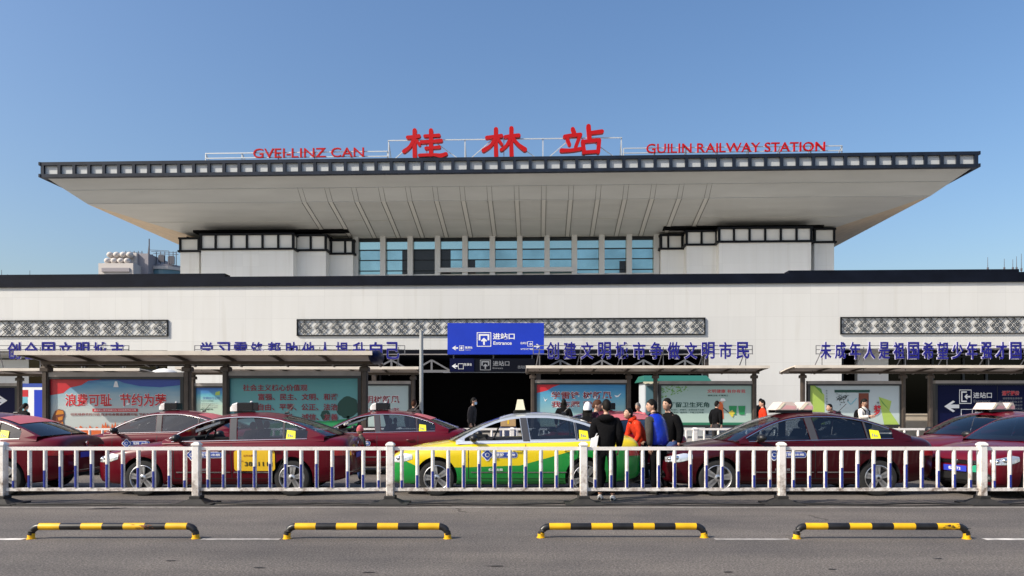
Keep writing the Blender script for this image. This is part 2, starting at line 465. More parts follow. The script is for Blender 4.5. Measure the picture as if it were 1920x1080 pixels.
def evaluated(o):
    dg = bpy.context.evaluated_depsgraph_get(); dg.update()
    return bpy.data.meshes.new_from_object(o.evaluated_get(dg))

# ---------------------------------------------------------------- lettering
TXT = {}
def raw_text(s_, bold=0.0, ext=0.0):
    key = (s_, bold, ext)
    if key not in TXT:
        cu = bpy.data.curves.new("t", 'FONT'); cu.body = s_; cu.size = 1.0; cu.offset = bold; cu.extrude = ext; cu.resolution_u = 3
        o = bpy.data.objects.new("t", cu); COL.objects.link(o)
        me = evaluated(o)
        v = [tuple(p.co) for p in me.vertices]; f = [tuple(p.vertices) for p in me.polygons]
        bpy.data.objects.remove(o); bpy.data.meshes.remove(me); bpy.data.curves.remove(cu)
        TXT[key] = (v, f)
    return TXT[key]
def lettering(name, s_, x0, x1, z0, z1, y, m, parent=None, bold=0.02, ext=0.0, keep=False, pad=0.0, shear=0.0):
    """write s_ so that it fills the box x0..x1, z0..z1 on the plane y, reading from -y"""
    v, f = raw_text(s_, bold, ext)
    xs = [p[0] for p in v]; ys = [p[1] for p in v]
    ax, bx_, ay, by = min(xs), max(xs), min(ys), max(ys)
    sx = (x1-x0)/(bx_-ax); sz = (z1-z0)/(by-ay)
    b = MB()
    b.add([(x0-pad + (p[0]-ax)*sx*(1+2*pad/(x1-x0)) + shear*(p[1]-ay)*sz, y - p[2]*sx, z0-pad + (p[1]-ay)*sz*(1+2*pad/(z1-z0))) for p in v], f)
    return b.build(name, [m], parent)

# ================================================================ SETTING
g = MB()
g.grid([[(x, y, 0) for x in (-900, -60, 60, 900)] for y in (-60, 20.2, 20.21, 1800)], smooth=False)
tag(g.build("road", ["asphalt"]), "grey sunlit asphalt road in front of the station", kind="structure")
p = MB(); p.box(-120, 120, 20.0, 140, -0.2, 0.12); tag(p.build("pavement", ["pavement"]), "paved forecourt before the station", kind="structure")
p = MB(); p.box(-120, 120, 19.85, 19.997, -0.2, 0.125); tag(p.build("kerb", ["kerb"]), "low concrete kerb edging the forecourt", kind="structure")
p = MB()
for a, b_ in ((-900, 45), (1845, 2700), (378, 525), (1340, 1480)):
    D = 8.76
    p.add([(X(a, D), D-0.06, 0.004), (X(b_, D), D-0.06, 0.004), (X(b_, D), D+0.05, 0.004), (X(a, D), D+0.05, 0.004)], [(0,1,2,3)], 0 if a in (-900, 1845) else 1)
D = 11.45
p.add([(X(-200, D), D-0.03, 0.004), (X(2200, D), D-0.03, 0.004), (X(2200, D), D+0.04, 0.004), (X(-200, D), D+0.04, 0.004)], [(0,1,2,3)], 1)
mat("road_paint_worn", (0.29, 0.27, 0.25), 0.85, var=0.35, vscale=9)
tag(p.build("road_marking", ["road_paint", "road_paint_worn"]), "worn white lane line painted on the asphalt", kind="structure")
# dark oil stain and small tar marks on the asphalt
p = MB()
def blob(cx, cy, rx, ry, n=22, z=0.005, tilt=0.0):
    ring = []
    for k in range(n):
        a = 2*math.pi*k/n; q = 1 + random.uniform(-0.35, 0.25)
        ring.append((cx + rx*q*math.cos(a), cy + ry*q*math.sin(a) + tilt*rx*q*math.cos(a), z))
    p.add([(cx, cy, z)] + ring, [(0, 1+k, 1+(k+1) % n) for k in range(n)])
blob(X(200, 11.3), 11.35, 0.30, 0.07, tilt=0.25)
for px, py, w in ((485, 1065, 0.07), (1365, 1073, 0.05), (690, 1074, 0.06), (930, 1062, 0.09), (320, 1052, 0.06), (1760, 1048, 0.05), (1560, 1068, 0.04)):
    D = CH*F/(py-HZ); blob(X(px, D), D, w, 0.02)
tag(p.build("road_stain", ["road_stain"]), "dark oil stains on the asphalt", kind="structure")

# ================================================================ STATION BUILDING
FD = 44.0     # facade plane
CE = 48.4     # canopy front edge
CK = 50.4     # crease in the soffit
GD = 56.0     # clerestory glass
st = thing("station_building", "long white railway station with wide flared roof canopy and clerestory windows", "station", (0,0,0), BROT)

zp0, zp1 = bz(534, FD), bz(516, FD)       # black parapet band
zo = bz(655, FD)                           # top of the openings
XL, XR = bx(-500, FD), bx(2420, FD)
w = MB()
w.box(XL, XR, FD, FD+0.6, zo, zp0)
for a, b_ in ((314, 557), (1329, 1578)):
    w.box(bx(a, FD), bx(b_, FD), FD, FD+0.6, 0, zo)
w.box(bx(2300, FD), XR, FD, FD+0.6, 0, zo); w.box(XL, bx(-420, FD), FD, FD+0.6, 0, zo)
w.build("wall", ["white_cladding"], st)
for a, b_ in ((1284, 1330), (1630, 1690), (-100, 20)):
    w = MB(); w.box(bx(a, FD), bx(b_, FD), FD+1.6, FD+2.0, 0, zo+0.3); w.build("pier", ["white_cladding"], st)
w = MB()
w.box(XL, XR, FD-0.12, FD+0.7, zp0, zp1)
w.box(XL, bx(420, FD), FD+0.1, FD+0.9, zp1, bz(508.5, FD))
w.box(bx(1480, FD), bx(1913, FD), FD+0.1, FD+0.9, zp1, bz(509, FD)-0.02)
w.build("parapet", ["parapet_metal"], st)
w = MB(); w.box(XL, XR, FD+0.7, 84, zp0+0.2, zp0+0.35); w.build("roof_deck", ["roof_deck"], st)
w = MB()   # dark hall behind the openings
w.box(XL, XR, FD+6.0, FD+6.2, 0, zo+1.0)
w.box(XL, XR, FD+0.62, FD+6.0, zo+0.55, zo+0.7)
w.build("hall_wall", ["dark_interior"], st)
# window bars seen in the dark openings
w = MB()
for px in (575, 600, 640, 668, 1600, 1720, 1775, 1835, 1880, 60, 130, 200, 270):
    w.box(bx(px, FD)-0.05, bx(px, FD)+0.05, FD+1.5, FD+1.6, 0.1, zo+0.4)
for py in (668, 690):
    w.box(bx(1692, FD), bx(2000, FD), FD+1.5, FD+1.6, bz(py, FD)-0.04, bz(py, FD)+0.04)
    w.box(bx(-60, FD), bx(300, FD), FD+1.5, FD+1.6, bz(py, FD)-0.04, bz(py, FD)+0.04)
w.build("window_frame", ["mullion_dark"], st)
for a, b_ in ((1692, 2000), (-60, 300)):
    w = MB(); w.box(bx(a, FD), bx(b_, FD), FD+1.62, FD+1.66, 0.1, zo+0.4); w.build("window_glass", ["dark_glass"], st)

# lattice panels recessed in the facade
def lattice(px0, px1, n):
    x0, x1 = bx(px0, FD), bx(px1, FD); z0, z1 = bz(628.5, FD), bz(597, FD)
    fr = MB(); t = 0.055; yb, yf = FD-0.002, FD-0.10
    fr.box(x0, x1, yf, yb, z1-t, z1); fr.box(x0, x1, yf, yb, z0, z0+t)
    fr.box(x0, x0+t*1.2, yf, yb, z0+t, z1-t); fr.box(x1-t, x1, yf, yb, z0+t, z1-t)
    f_o = fr.build("lattice_frame", ["black_frame"], st)
    b = MB(); c = (x1-x0)/n; h = (z1-z0)/2 - t*0.8; zc = (z0+z1)/2
    def seg(cx, a, e):
        b.bar((cx+a[0]*c, FD-0.055, zc+a[1]*h*2), (cx+e[0]*c, FD-0.055, zc+e[1]*h*2), 0.030, 0.02)
    for i in range(n):
        cx = x0 + (i+0.5)*c
        for sx in (1, -1):
            seg(cx, (-0.47*sx, -0.5), (0.47*sx, 0.5))
        for px_, pz_ in ((0.44, 0.46), (-0.44, 0.46), (0.44, -0.46), (-0.44, -0.46)):
            seg(cx, (px_, 0), (0.0, pz_))
        for qx, qz in ((0, 0.25), (0, -0.25), (0.235, 0), (-0.235, 0)):
            e = 0.10
            pts = [(qx, qz+e), (qx+e, qz), (qx, qz-e), (qx-e, qz)]
            for q in range(4): seg(cx, pts[q], pts[(q+1) % 4])
    b.build("lattice", ["black_frame"], f_o)
lattice(-60, 316, 12); lattice(557, 1322, 25); lattice(1575, 2010, 14)

# ---- canopy
xl, xr = bx(77, CE), bx(1833.5, CE)
zf0, zf1 = bz(320, CE), bz(294, CE)-0.10       # fascia bottom / top
zk = bz(375, CK); ze = bz(444, GD)
YB = 92.0
ins = CK-CE; ins2 = GD-CE
can = MB()
# front slopes (two), side slopes (two each), back; ring order per level
def ring(i, z): return [(xl+i, CE+i, z), (xr-i, CE+i, z), (xr-i, YB-i, z), (xl+i, YB-i, z)]
r0, r1, r2 = ring(0.15, zf0), ring(ins*0.98, zk), ring(ins2*0.98+0.05, ze)
lv = [r0, r1, r2]
for a in range(2):
    A, B = lv[a], lv[a+1]
    for k in range(4):
        j = (k+1) % 4
        can.add([A[k], A[j], B[j], B[k]], [(0,3,2,1)], 0 if k in (0, 2) else 1)
can.add(r2, [(3,2,1,0)], 0)
can.build("canopy_soffit", ["soffit", "soffit_bounce_tan"], st)
w = MB()
for q in (0.5, 1.0):
    for a, e in ((r0, r1), (r1, r2)):
        A = Vector(a[0]).lerp(Vector(e[0]), q); B = Vector(a[1]).lerp(Vector(e[1]), q)
        w.bar((A.x+0.1, A.y, A.z-0.012), (B.x-0.1, B.y, B.z-0.012), 0.05, 0.02)
w.build("soffit_seam", ["soffit_rib"], st)
w = MB(); w.box(xl+0.3, xr-0.3, CE+0.3, YB-0.3, zf1-0.3, zf1-0.15); w.build("roof", ["roof_deck"], st)
# fascia: navy frame with pale panels
fr = MB(); T = 0.115
n_p = 60
fr.box(xl, xr, CE-0.06, CE+0.5, zf1-T, zf1+0.10); fr.box(xl, xr, CE-0.06, CE+0.5, zf0-0.10, zf0+T*0.9)
fr.box(xl-0.12, xl, CE-0.1, YB, zf0-0.10, zf0+T); fr.box(xl-0.12, xl, CE-0.1, YB, zf1-T, zf1+0.1)
fr.box(xr, xr+0.12, CE-0.1, YB, zf0-0.10, zf0+T); fr.box(xr, xr+0.12, CE-0.1, YB, zf1-T, zf1+0.1)
fr.box(xl, xr, YB-0.1, YB+0.1, zf0, zf1+0.1)
wide = 1.25
xs_m = [xl, xl+wide] + [xl+wide + (xr-xl-2*wide)*i/(n_p-2) for i in range(1, n_p-2)] + [xr-wide, xr]
for q in xs_m[1:-1]:
    fr.box(q-0.10, q+0.10, CE-0.055, CE+0.45, zf0+T*0.9, zf1-T)
fr.box(xl, xl+0.22, CE-0.055, CE+0.45, zf0+T*0.9, zf1-T); fr.box(xr-0.22, xr, CE-0.055, CE+0.45, zf0+T*0.9, zf1-T)
for i in range(14):
    q = CE+1 + i*3.1
    for x_ in (xl-0.12, xr): fr.box(x_, x_+0.12, q, q+0.2, zf0+T, zf1-T)
fr_o = fr.build("fascia_frame", ["navy_metal"], st)
for i in range(len(xs_m)-1):
    a, b_ = xs_m[i]+0.10, xs_m[i+1]-0.10
    if i == 0: a += 0.12
    if i == len(xs_m)-2: b_ -= 0.12
    w = MB(); w.box(a, b_, CE+0.10, CE+0.14, zf0+T*0.9, zf1-T); w.build("fascia_panel", ["fascia_panel"], fr_o)
for q in (xl+0.02, xr-0.05): w = MB(); w.box(q, q+0.03, CE+0.2, YB-0.2, zf0+T, zf1-T); w.build("side_fascia_panel", ["fascia_panel"], fr_o)
# soffit ribs
rb = 1.83; rc = bx(973, GD)
for i in range(-8, 8):
    q = rc + i*rb
    w = MB()
    for ya, za, yb, zb in ((CE+0.25, zf0-0.01, CK, zk), (CK, zk, GD-0.12, ze)):
        for dx, wd, m_, dep in ((-0.16, 0.028, 1, 0.05), (0.16, 0.028, 1, 0.05), (0.0, 0.27, 0, 0.03)):
            w.hexa([(q+dx-wd/2, ya, za-dep), (q+dx+wd/2, ya, za-dep), (q+dx+wd/2, yb, zb-dep), (q+dx-wd/2, yb, zb-dep),
                    (q+dx-wd/2, ya, za), (q+dx+wd/2, ya, za), (q+dx+wd/2, yb, zb), (q+dx-wd/2, yb, zb)], m_)
    w.build("soffit_rib", ["soffit_rib", "rib_line"], st)
# ---- clerestory
zt_ = bz(446, GD); zg0 = zp0
xgl, xgr = bx(664, GD), bx(1234, GD)
gl = MB()
mull = [bx(668 + 51.1*i, GD) for i in range(12)]
for i in range(11):
    a, b_ = mull[i]+0.2, mull[i+1]-0.2
    w = MB(); w.box(a, b_, GD+0.10, GD+0.14, zg0, zt_); o = w.build("window", ["window_glass"], st)
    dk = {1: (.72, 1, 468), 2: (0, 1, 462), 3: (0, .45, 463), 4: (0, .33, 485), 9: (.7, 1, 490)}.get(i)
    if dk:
        w = MB(); w.box(a+(b_-a)*dk[0], a+(b_-a)*dk[1], GD+0.092, GD+0.0985, zg0, bz(dk[2], GD)); w.build("painted_reflection", ["led_black"], o)  # dark inset paints reflections of the buildings opposite onto the glass
    w = MB(); w.box(a, b_, GD+0.06, GD+0.091, bz(465.5, GD), zt_-0.22); w.build("transom_pane", ["transom_glass"], o)
    w = MB()
    for py in (467, 486, 506):
        w.box(a, b_, GD+0.03, GD+0.095, bz(py, GD)-0.03, bz(py, GD)+0.03)
    w.box(a, b_, GD+0.03, GD+0.095, zt_-0.22, zt_)
    w.build("window_frame", ["mullion_dark"], o)
for q in mull:
    w = MB(); w.box(q-0.2, q+0.2, GD-0.32, GD+0.2, zg0, zt_+0.25); w.build("mullion", ["mullion"], st)
w = MB()
w.box(bx(822, GD), bx(1076, GD), GD-0.42, GD-0.33, bz(511, GD), bz(503, GD)); w.box(xgl, xgr, GD-0.02, GD+0.09, zg0, bz(513, GD))
w.build("sill_beam", ["mullion"], st)
# ---- stepped blocks with framed panels
w = MB(); w.box(bx(345, GD), bx(1565, GD), GD+0.4, GD+30, zp0, ze+0.5); w.build("upper_wall", ["dark_interior"], st)
w = MB(); w.box(bx(380, GD), bx(662, GD), GD-1.6, GD+0.4, bz(440, GD), ze+1.2); w.box(bx(1238, GD), bx(1530, GD), GD-1.6, GD+0.4, bz(440, GD), ze+1.2); w.build("recess_shade_wall", ["dark_interior"], st)  # near-black boxes paint the shade of the gap under the soffit
def block(pa, pb, pt, pm, d, n, pan_split=None):
    xa, xb = bx(pa, d), bx(pb, d); zt, zm = bz(pt, d), bz(pm, d)
    w = MB(); w.box(xa+0.06, xb-0.06, d+0.05, GD+0.3, zp0, zm); w.build("upper_wall", ["upper_cladding"], st)
    fr = MB(); t = 0.14
    fr.box(xa-0.06, xb+0.06, d-0.06, GD+0.2, zt-t, zt); fr.box(xa-0.10, xb+0.10, d-0.08, GD+0.2, zm, zm+t)
    xs_ = pan_split or [xa + (xb-xa)*i/n for i in range(n+1)]
    for i, q in enumerate(xs_):
        q = min(max(q, xa+t/2), xb-t/2)
        fr.box(q-t/2, q+t/2, d-0.05, d+0.2, zm+t, zt-t)
    for q in (xa, xb-t): fr.box(q, q+t, GD-0.6, GD+0.1, zm+t, zt-t)
    f_o = fr.build("band_frame", ["black_frame"], st)
    for i in range(len(xs_)-1):
        w = MB(); w.box(xs_[i]+t/2, xs_[i+1]-t/2, d+0.07, d+0.14, zm+t, zt-t); w.build("band_panel", ["band_panel"], f_o)
    for q in (xa+0.07, xb-0.12): w = MB(); w.box(q, q+0.05, d+0.2, GD, zm+t, zt-t); w.build("side_panel", ["band_panel"], f_o)
block(336, 374, 440, 468, 54.6, 1)
block(375, 551, 433, 465, 53.4, 6)
block(553, 612, 436, 468, 54.2, 2)
block(612, 663, 446, 475, 55.2, 2, [bx(612, 55.2), bx(621, 55.2), bx(647, 55.2), bx(662, 55.2)])
block(1238, 1286, 441, 470, 55.2, 2, [bx(1238, 55.2), bx(1253, 55.2), bx(1279, 55.2), bx(1286, 55.2)])
block(1286, 1345, 434, 463, 54.2, 2)
block(1347, 1523, 429, 458, 53.4, 6)
block(1526, 1566, 432, 460, 54.6, 1)

# ---------------------------------------------------------------- roof signs
def stroke(b, pts, wds, k, sc, ox, oz):
    """brush stroke: round-capped ribbon through pts (sheet pixels) extruded in depth"""
    P = [Vector(((x-ox)*sc, (oz-y)*sc, 0)) for x, y in pts]
    # resample (Catmull-Rom)
    pp, ww = [], []
    for i in range(len(P)-1):
        a, p0, p1, e = P[max(0, i-1)], P[i], P[i+1], P[min(len(P)-1, i+2)]
        for s_ in range(6):
            t = s_/6
            pp.append(0.5*((2*p0) + (p1-a)*t + (2*a-5*p0+4*p1-e)*t*t + (-a+3*p0-3*p1+e)*t**3))
            ww.append(wds[i]*(1-t) + wds[i+1]*t)
    pp.append(P[-1]); ww.append(wds[-1]); ww = [q*sc/2 for q in ww]
    L_, R_ = [], []
    for i, q in enumerate(pp):
        d = (pp[min(i+1, len(pp)-1)] - pp[max(i-1, 0)]).normalized(); n_ = Vector((-d.y, d.x, 0))
        L_.append(q + n_*ww[i]); R_.append(q - n_*ww[i])
    def cap(c, d, r_):
        a0 = math.atan2(d.y, d.x); return [c + Vector((math.cos(a0+t), math.sin(a0+t), 0))*r_ for t in (R(60), R(30), 0, R(-30), R(-60))]
    d0 = (pp[0]-pp[1]).normalized(); d1 = (pp[-1]-pp[-2]).normalized()
    loop = L_ + cap(pp[-1], d1, ww[-1]) + R_[::-1] + cap(pp[0], d0, ww[0])
    n = len(loop); y0, y1 = -0.003*k, 0.28
    v = [(q.x, y0, q.y) for q in loop] + [(q.x, y1, q.y) for q in loop]
    tri = tessellate_polygon([loop]); fs = []
    for t in tri:
        A, B, C_ = (loop[i] for i in t)
        t = t if (B-A).cross(C_-A).z > 0 else t[::-1]
        fs.append(tuple(t)); fs.append(tuple(i+n for i in t[::-1]))
    ar = sum(loop[i].x*loop[(i+1) % n].y - loop[(i+1) % n].x*loop[i].y for i in range(n))
    for i in range(n):
        j = (i+1) % n; fs.append((j, i, i+n, j+n) if ar > 0 else (i, j, j+n, i+n))
    b.add(v, fs)
GLYPH = {
 0: [  # gui
  ([(412,60),(411,130),(413,208)], (24,23,25)), ([(372,99),(410,97),(436,92)], (20,20,22)), ([(407,112),(385,152),(352,178)], (20,20,23)), ([(424,118),(440,143)], (16,16)),
  ([(505,62),(505,200)], (24,24)), ([(470,93),(512,92),(550,90)], (18,18,20)), ([(450,128),(505,124),(562,120)], (20,19,21)), ([(476,162),(512,160),(552,157)], (18,17,19)), ([(440,202),(520,200),(560,205),(590,196)], (19,17,25,21))],
 1: [  # lin
  ([(870,60),(869,130),(871,208)], (25,23,25)), ([(818,106),(865,101),(900,97)], (20,20,22)), ([(864,114),(840,152),(800,178)], (20,20,24)), ([(882,116),(902,145)], (17,17)),
  ([(957,56),(956,130),(958,208)], (25,23,25)), ([(922,104),(957,99),(998,96)], (20,20,22)), ([(950,114),(930,152),(900,176)], (20,19,20)), ([(966,112),(995,148),(1032,176)], (19,21,27))],
 2: [  # zhan
  ([(1302,64),(1310,84)], (23,23)), ([(1258,106),(1300,99),(1345,96)], (23,20,22)), ([(1272,122),(1284,152)], (20,19)), ([(1338,112),(1318,165)], (20,19)), ([(1240,184),(1290,184),(1345,176)], (25,20,21)),
  ([(1390,50),(1396,120)], (26,24)), ([(1400,88),(1465,80)], (21,23)), ([(1358,134),(1366,198)], (22,22)), ([(1362,136),(1450,128)], (20,21)), ([(1450,130),(1444,196)], (22,22)), ([(1366,196),(1446,192)], (20,20))]}
DS = CE+0.12
def gantry(px0, px1, zs_, xs_, parent, braces=()):
    b = MB(); y = DS+0.30
    for q in xs_: b.bar((q, y, zf1), (q, y, zs_[-1]), 0.07); b.bar((q, y, zs_[-1]), (q, y+1.4, zf1-0.1), 0.05)
    for z in zs_: b.bar((bx(px0, DS), y-0.06, z), (bx(px1, DS), y-0.06, z), 0.06)
    for a, e in braces: b.bar((a[0], y+0.05, a[1]), (e[0], y+0.05, e[1]), 0.05)
    return b.build("sign_frame", ["steel_light"], parent)
main = thing("roof_sign", "three big red brush style characters 桂林站 on a steel frame above the canopy", "sign", (0,0,0), BROT)
zt3 = bz(258, DS); vx = [bx(q, DS) for q in (727, 871, 1018, 1166)]
br = []
for i in range(3):
    m_ = (vx[i]+vx[i+1])/2
    br += [((vx[i]+0.7*(m_-vx[i]), zt3), (vx[i]+0.15, zf1)), ((m_+0.4, zt3), (vx[i+1]-0.2, zf1)), ((m_, zf1), (m_, zt3))]
gantry(726, 1167, [zf1+0.15, zt3], vx, main, br)
sc = DS/F/3
for gi in range(3):
    b = MB(); cx = (470, 917, 1350)[gi]
    for k, (pts, wds) in enumerate(GLYPH[gi]): stroke(b, pts, wds, k, sc, cx, 217)
    o = b.build("letter", ["red_letter"], main); o.location = (bx(640+cx/3, DS), DS-0.05, zf1+0.13)
def wordsign(label, s_, pa, pb, fa, fb, pt, pb_):
    t = thing("roof_sign", label, "sign", (0,0,0), BROT)
    xa, xb = bx(pa, DS), bx(pb, DS); z0, z1 = bz(pb_, DS), bz(pt, DS)
    nv = max(3, int((fb-fa)/58)); gx = [bx(fa + (fb-fa)*i/nv, DS) for i in range(nv+1)]
    gantry(fa, fb, [z0+0.05, (z0+z1)/2+0.05], gx, t)
    v, f = raw_text(s_, 0.004, 0.03)
    xs_ = [q[0] for q in v]; ax, ex = min(xs_), max(xs_); ys_ = [q[1] for q in v]; ay, ey = min(ys_), max(ys_)
    # one mesh per letter: split by glyph advance
    words_ = list(s_); pos = []
    cu = 0
    cache = []
    for i, ch in enumerate(words_):
        if ch == ' ': continue
        pre = raw_text("I" + s_[:i] + "I", 0.004, 0.03)[0]; full = raw_text("I" + s_[:i+1] + "I", 0.004, 0.03)[0]
        cell0 = max(q[0] for q in pre); cell1 = max(q[0] for q in full)
        gv, gf = raw_text(ch, 0.004, 0.03)
        cache.append((ch, (cell0+cell1)/2, gv, gf))
    lo = cache[0][1]-0.3; hi = cache[-1][1]+0.3
    for ch, c, gv, gf in cache:
        gx0, gx1 = min(q[0] for q in gv), max(q[0] for q in gv)
        k = (xb-xa)/(hi-lo); zk_ = (z1-z0)/0.73
        mid = xa + (c-lo)*k
        b = MB(); b.add([(mid + (q[0]-(gx0+gx1)/2)*k, DS+0.15-q[2]*2, z0 + q[1]*zk_) for q in gv], gf)
        b.build("letter", ["red_letter"], t)
wordsign("thin red letters GVEI-LINZ CAN on a low steel frame above the canopy", "GVEI-LINZ CAN", 474, 681, 382, 725, 270.5, 289)
wordsign("thin red letters GUILIN RAILWAY STATION on a low steel frame above the canopy", "GUILIN RAILWAY STATION", 1213, 1548, 1170, 1582, 270.5, 288.5)

# lightning rods on the parapet
for i, (px, pt, pb_) in enumerate(((3, 500, 516), (14, 508, 516), (56, 501, 516), (1852, 488, 510), (1883, 491, 510), (1899, 492, 510), (1906, 487, 510), (1915, 482, 512))):
    d = FD+0.8
    b = MB(); q = bx(px, d); b.tube([(q, d, bz(pb_, d)-0.6), (q, d, bz(pt, d))], [0.03, 0.012], 6)
    b.tube([(q, d, bz(pb_, d)-0.05), (q, d, bz(pb_, d)+0.1)], 0.06, 6)
    o = b.build("lightning_rod", ["far_dark"]); o.rotation_euler = (0, 0, BROT)
    tag(o, "thin lightning rod on the black parapet " + ("at the end with the satellite dish tower" if px < 100 else "past the far end of the raised roof"), "lightning rod", "lightning rods on the roof " + ("by the tower" if px < 100 else "far from the tower"))

# ---------------------------------------------------------------- far hotel block with drums on its roof
HD = 230.0
t = thing("hotel_tower", "distant pale hotel block with round drums and a roof sign behind the station", "building", (X(258, HD), HD, 0))
def hx(px): return X(px, HD) - t.location.x
def hz(py): return Z(py, HD)
b = MB(); b.box(hx(198), hx(262), -4, 20, 0, hz(498)); b.box(hx(206), hx(256), 0, 18, hz(498), hz(474)); b.build("wall", ["far_white"], t)
b = MB(); b.box(hx(205), hx(256), -4.4, -4.0, hz(514), hz(507)); b.build("window", ["far_grey"], t)
b = MB(); b.box(hx(255), hx(275), 1, 17, hz(520), hz(474)); b.build("stair_tower", ["far_grey"], t)
b = MB()
def drum(px0, px1, z0, z1, m): 
    cx, r = (hx(px0)+hx(px1))/2, (hx(px1)-hx(px0))/2; n = 28; v = []; fs = []
    for z in (z0, z1):
        for k in range(n): v.append((cx+r*math.cos(2*math.pi*k/n), 10+r*math.sin(2*math.pi*k/n), z))
    for k in range(n): j = (k+1) % n; fs.append((k, j, n+j, n+k))
    fs.append(tuple(range(n, 2*n))); b.add(v, fs, m)
drum(250, 322, 0, hz(500), 1); drum(248, 324, hz(500), hz(494), 0); drum(256, 316, hz(494), hz(489), 2)
b.build("round_hall", ["far_white", "far_glass", "far_grey"], t)
for r_ in range(2):
    for c in range(4):
        b = MB(); b.ell((hx(211+c*12.2 - r_*1.5), -1.2-r_*1.0, hz(479.5+r_*12.5)), (1.0, 1.3, 0.95), 12, 8); b.build("roof_drum", ["far_white"], t)
b = MB()
b.bar((hx(265), 5, hz(478)), (hx(265), 5, hz(441)), 0.28); b.bar((hx(262), 5, hz(478)), (hx(265), 5, hz(452)), 0.25); b.bar((hx(268), 5, hz(478)), (hx(265), 5, hz(470)), 0.25)
b.bar((hx(259), 5, hz(472)), (hx(272), 5, hz(472)), 0.3)
b.build("mast", ["far_dark"], t)
b = MB()
for py, a, e in ((461, 262, 300), (464, 266, 315), (468, 270, 318), (465, 220, 250), (469, 215, 250), (473, 215, 250)):
    b.bar((hx(a), 6, hz(py)), (hx(e), 6, hz(py+2)), 0.14)
for px in (276, 284, 292, 300, 308, 314, 217, 225, 233, 241, 248): b.bar((hx(px), 6, hz(492 if px > 260 else 476)), (hx(px), 6, hz(464 if px > 260 else 463)), 0.18)
for px, py, w_, h_ in ((286, 472, 8, 9), (305, 474, 9, 11)):
    for q in range(4): b.bar((hx(px-w_/2), 5.8, hz(py+q*h_/3)), (hx(px+w_/2), 5.8, hz(py+q*h_/3)), 0.45)
    for q in range(3): b.bar((hx(px-w_/2+q*w_/2), 5.8, hz(py)), (hx(px-w_/2+q*w_/2), 5.8, hz(py+h_+4)), 0.5)
b.build("roof_frame", ["far_dark"], t)

# ================================================================ ENTRANCE
ED = 36.5
t = thing("entrance_shed", "dark steel entrance shed with small roof trusses under the blue sign", "shed")
b = MB(); b.box(X(690, ED), X(1330, ED), ED, 43.5, Z(664, ED), Z(656, ED)); b.build("roof", ["sign_dark"], t)
b = MB(); b.box(X(690, ED), X(1330, ED), ED-0.06, ED-0.003, Z(665.5, ED), Z(663.5, ED)); b.build("gutter", ["bronze_light"], t)
b = MB()
def truss(pa, pb, y):
    za, zb = Z(696, ED), Z(675, ED); xa, xb = X(pa, ED), X(pb, ED); m_ = (xa+xb)/2
    b.bar((xa, y, za), (xb, y, za), 0.13); b.bar((xa, y, za), (m_, y, zb), 0.08); b.bar((m_, y, zb), (xb, y, za), 0.08); b.bar((m_, y, za), (m_, y, zb), 0.09)
for pa, pb in ((695, 772), (772, 846), (1012, 1090), (1090, 1168), (1168, 1246), (1246, 1324)): b = MB(); truss(pa, pb, ED+0.1); b.build("truss", ["thin_steel"], t)
for px in (700, 1010, 1326): b = MB(); b.bar((X(px, ED), ED+0.25, 0.12), (X(px, ED), ED+0.25, Z(664, ED)), 0.22); b.build("post", ["bronze"], t)
b = MB(); b.box(X(690, ED), X(1330, ED), 43.0, 43.4, 0.12, Z(664, ED)); b.box(X(690, ED), X(690, ED)+0.1, 39.6, 43.0, 0.12, Z(664, ED)); b.box(X(1330, ED)-0.1, X(1330, ED), 38, 43.0, 0.12, Z(664, ED)); b.build("back_wall", ["dark_interior"], t)

def rrect(x0, x1, z0, z1, w_):   # outline of four bars for an icon
    return [((x0, x1), (z1-w_, z1)), ((x0, x1), (z0, z0+w_)), ((x0, x0+w_), (z0+w_, z1-w_)), ((x1-w_, x1), (z0+w_, z1-w_))]
def icon_enter(b, x0, x1, z0, z1, y, m=0, left=False):
    w_ = (x1-x0)
    def T(u, v): return (x0+u*w_, z0+v*(z1-z0))
    def bx2(u0, u1, v0, v1): b.flat([T(u0, v0), T(u1, v0), T(u1, v1), T(u0, v1)], y, m)
    bx2(0, 1, 0.95, 1); bx2(0, 1, 0, 0.05); bx2(0, 0.05, 0.05, 0.95); bx2(0.95, 1, 0.05, 0.95)
    if left:
        bx2(0.16, 0.62, 0.78, 0.88); bx2(0.16, 0.62, 0.12, 0.22); bx2(0.16, 0.26, 0.22, 0.78)
        b.flat([T(0.42, 0.5), T(0.62, 0.7), T(0.70, 0.64), T(0.62, 0.56), T(0.92, 0.56), T(0.92, 0.44), T(0.62, 0.44), T(0.70, 0.36), T(0.62, 0.30)], y, m)
    else:
        bx2(0.13, 0.87, 0.76, 0.87); bx2(0.13, 0.25, 0.44, 0.76); bx2(0.75, 0.87, 0.44, 0.76)
        b.flat([T(0.5, 0.62), T(0.28, 0.42), T(0.36, 0.34), T(0.44, 0.41), T(0.44, 0.12), T(0.56, 0.12), T(0.56, 0.41), T(0.64, 0.34), T(0.72, 0.42)], y, m)
def arrow(b, x0, x1, zc, h, y, right=True, m=0, thick=0.32):
    s_ = 1 if right else -1; tip = x1 if right else x0; tail = x0 if right else x1; L_ = abs(x1-x0); k = min(h*0.75, L_*0.6); q = h*thick/2
    b.flat([(tip, zc), (tip-s_*k, zc+h/2), (tip-s_*k*1.25, zc+h*0.40), (tip-s_*k*0.75, zc+q), (tail, zc+q), (tail, zc-q), (tip-s_*k*0.75, zc-q), (tip-s_*k*1.25, zc-h*0.40), (tip-s_*k, zc-h/2)], y, m)

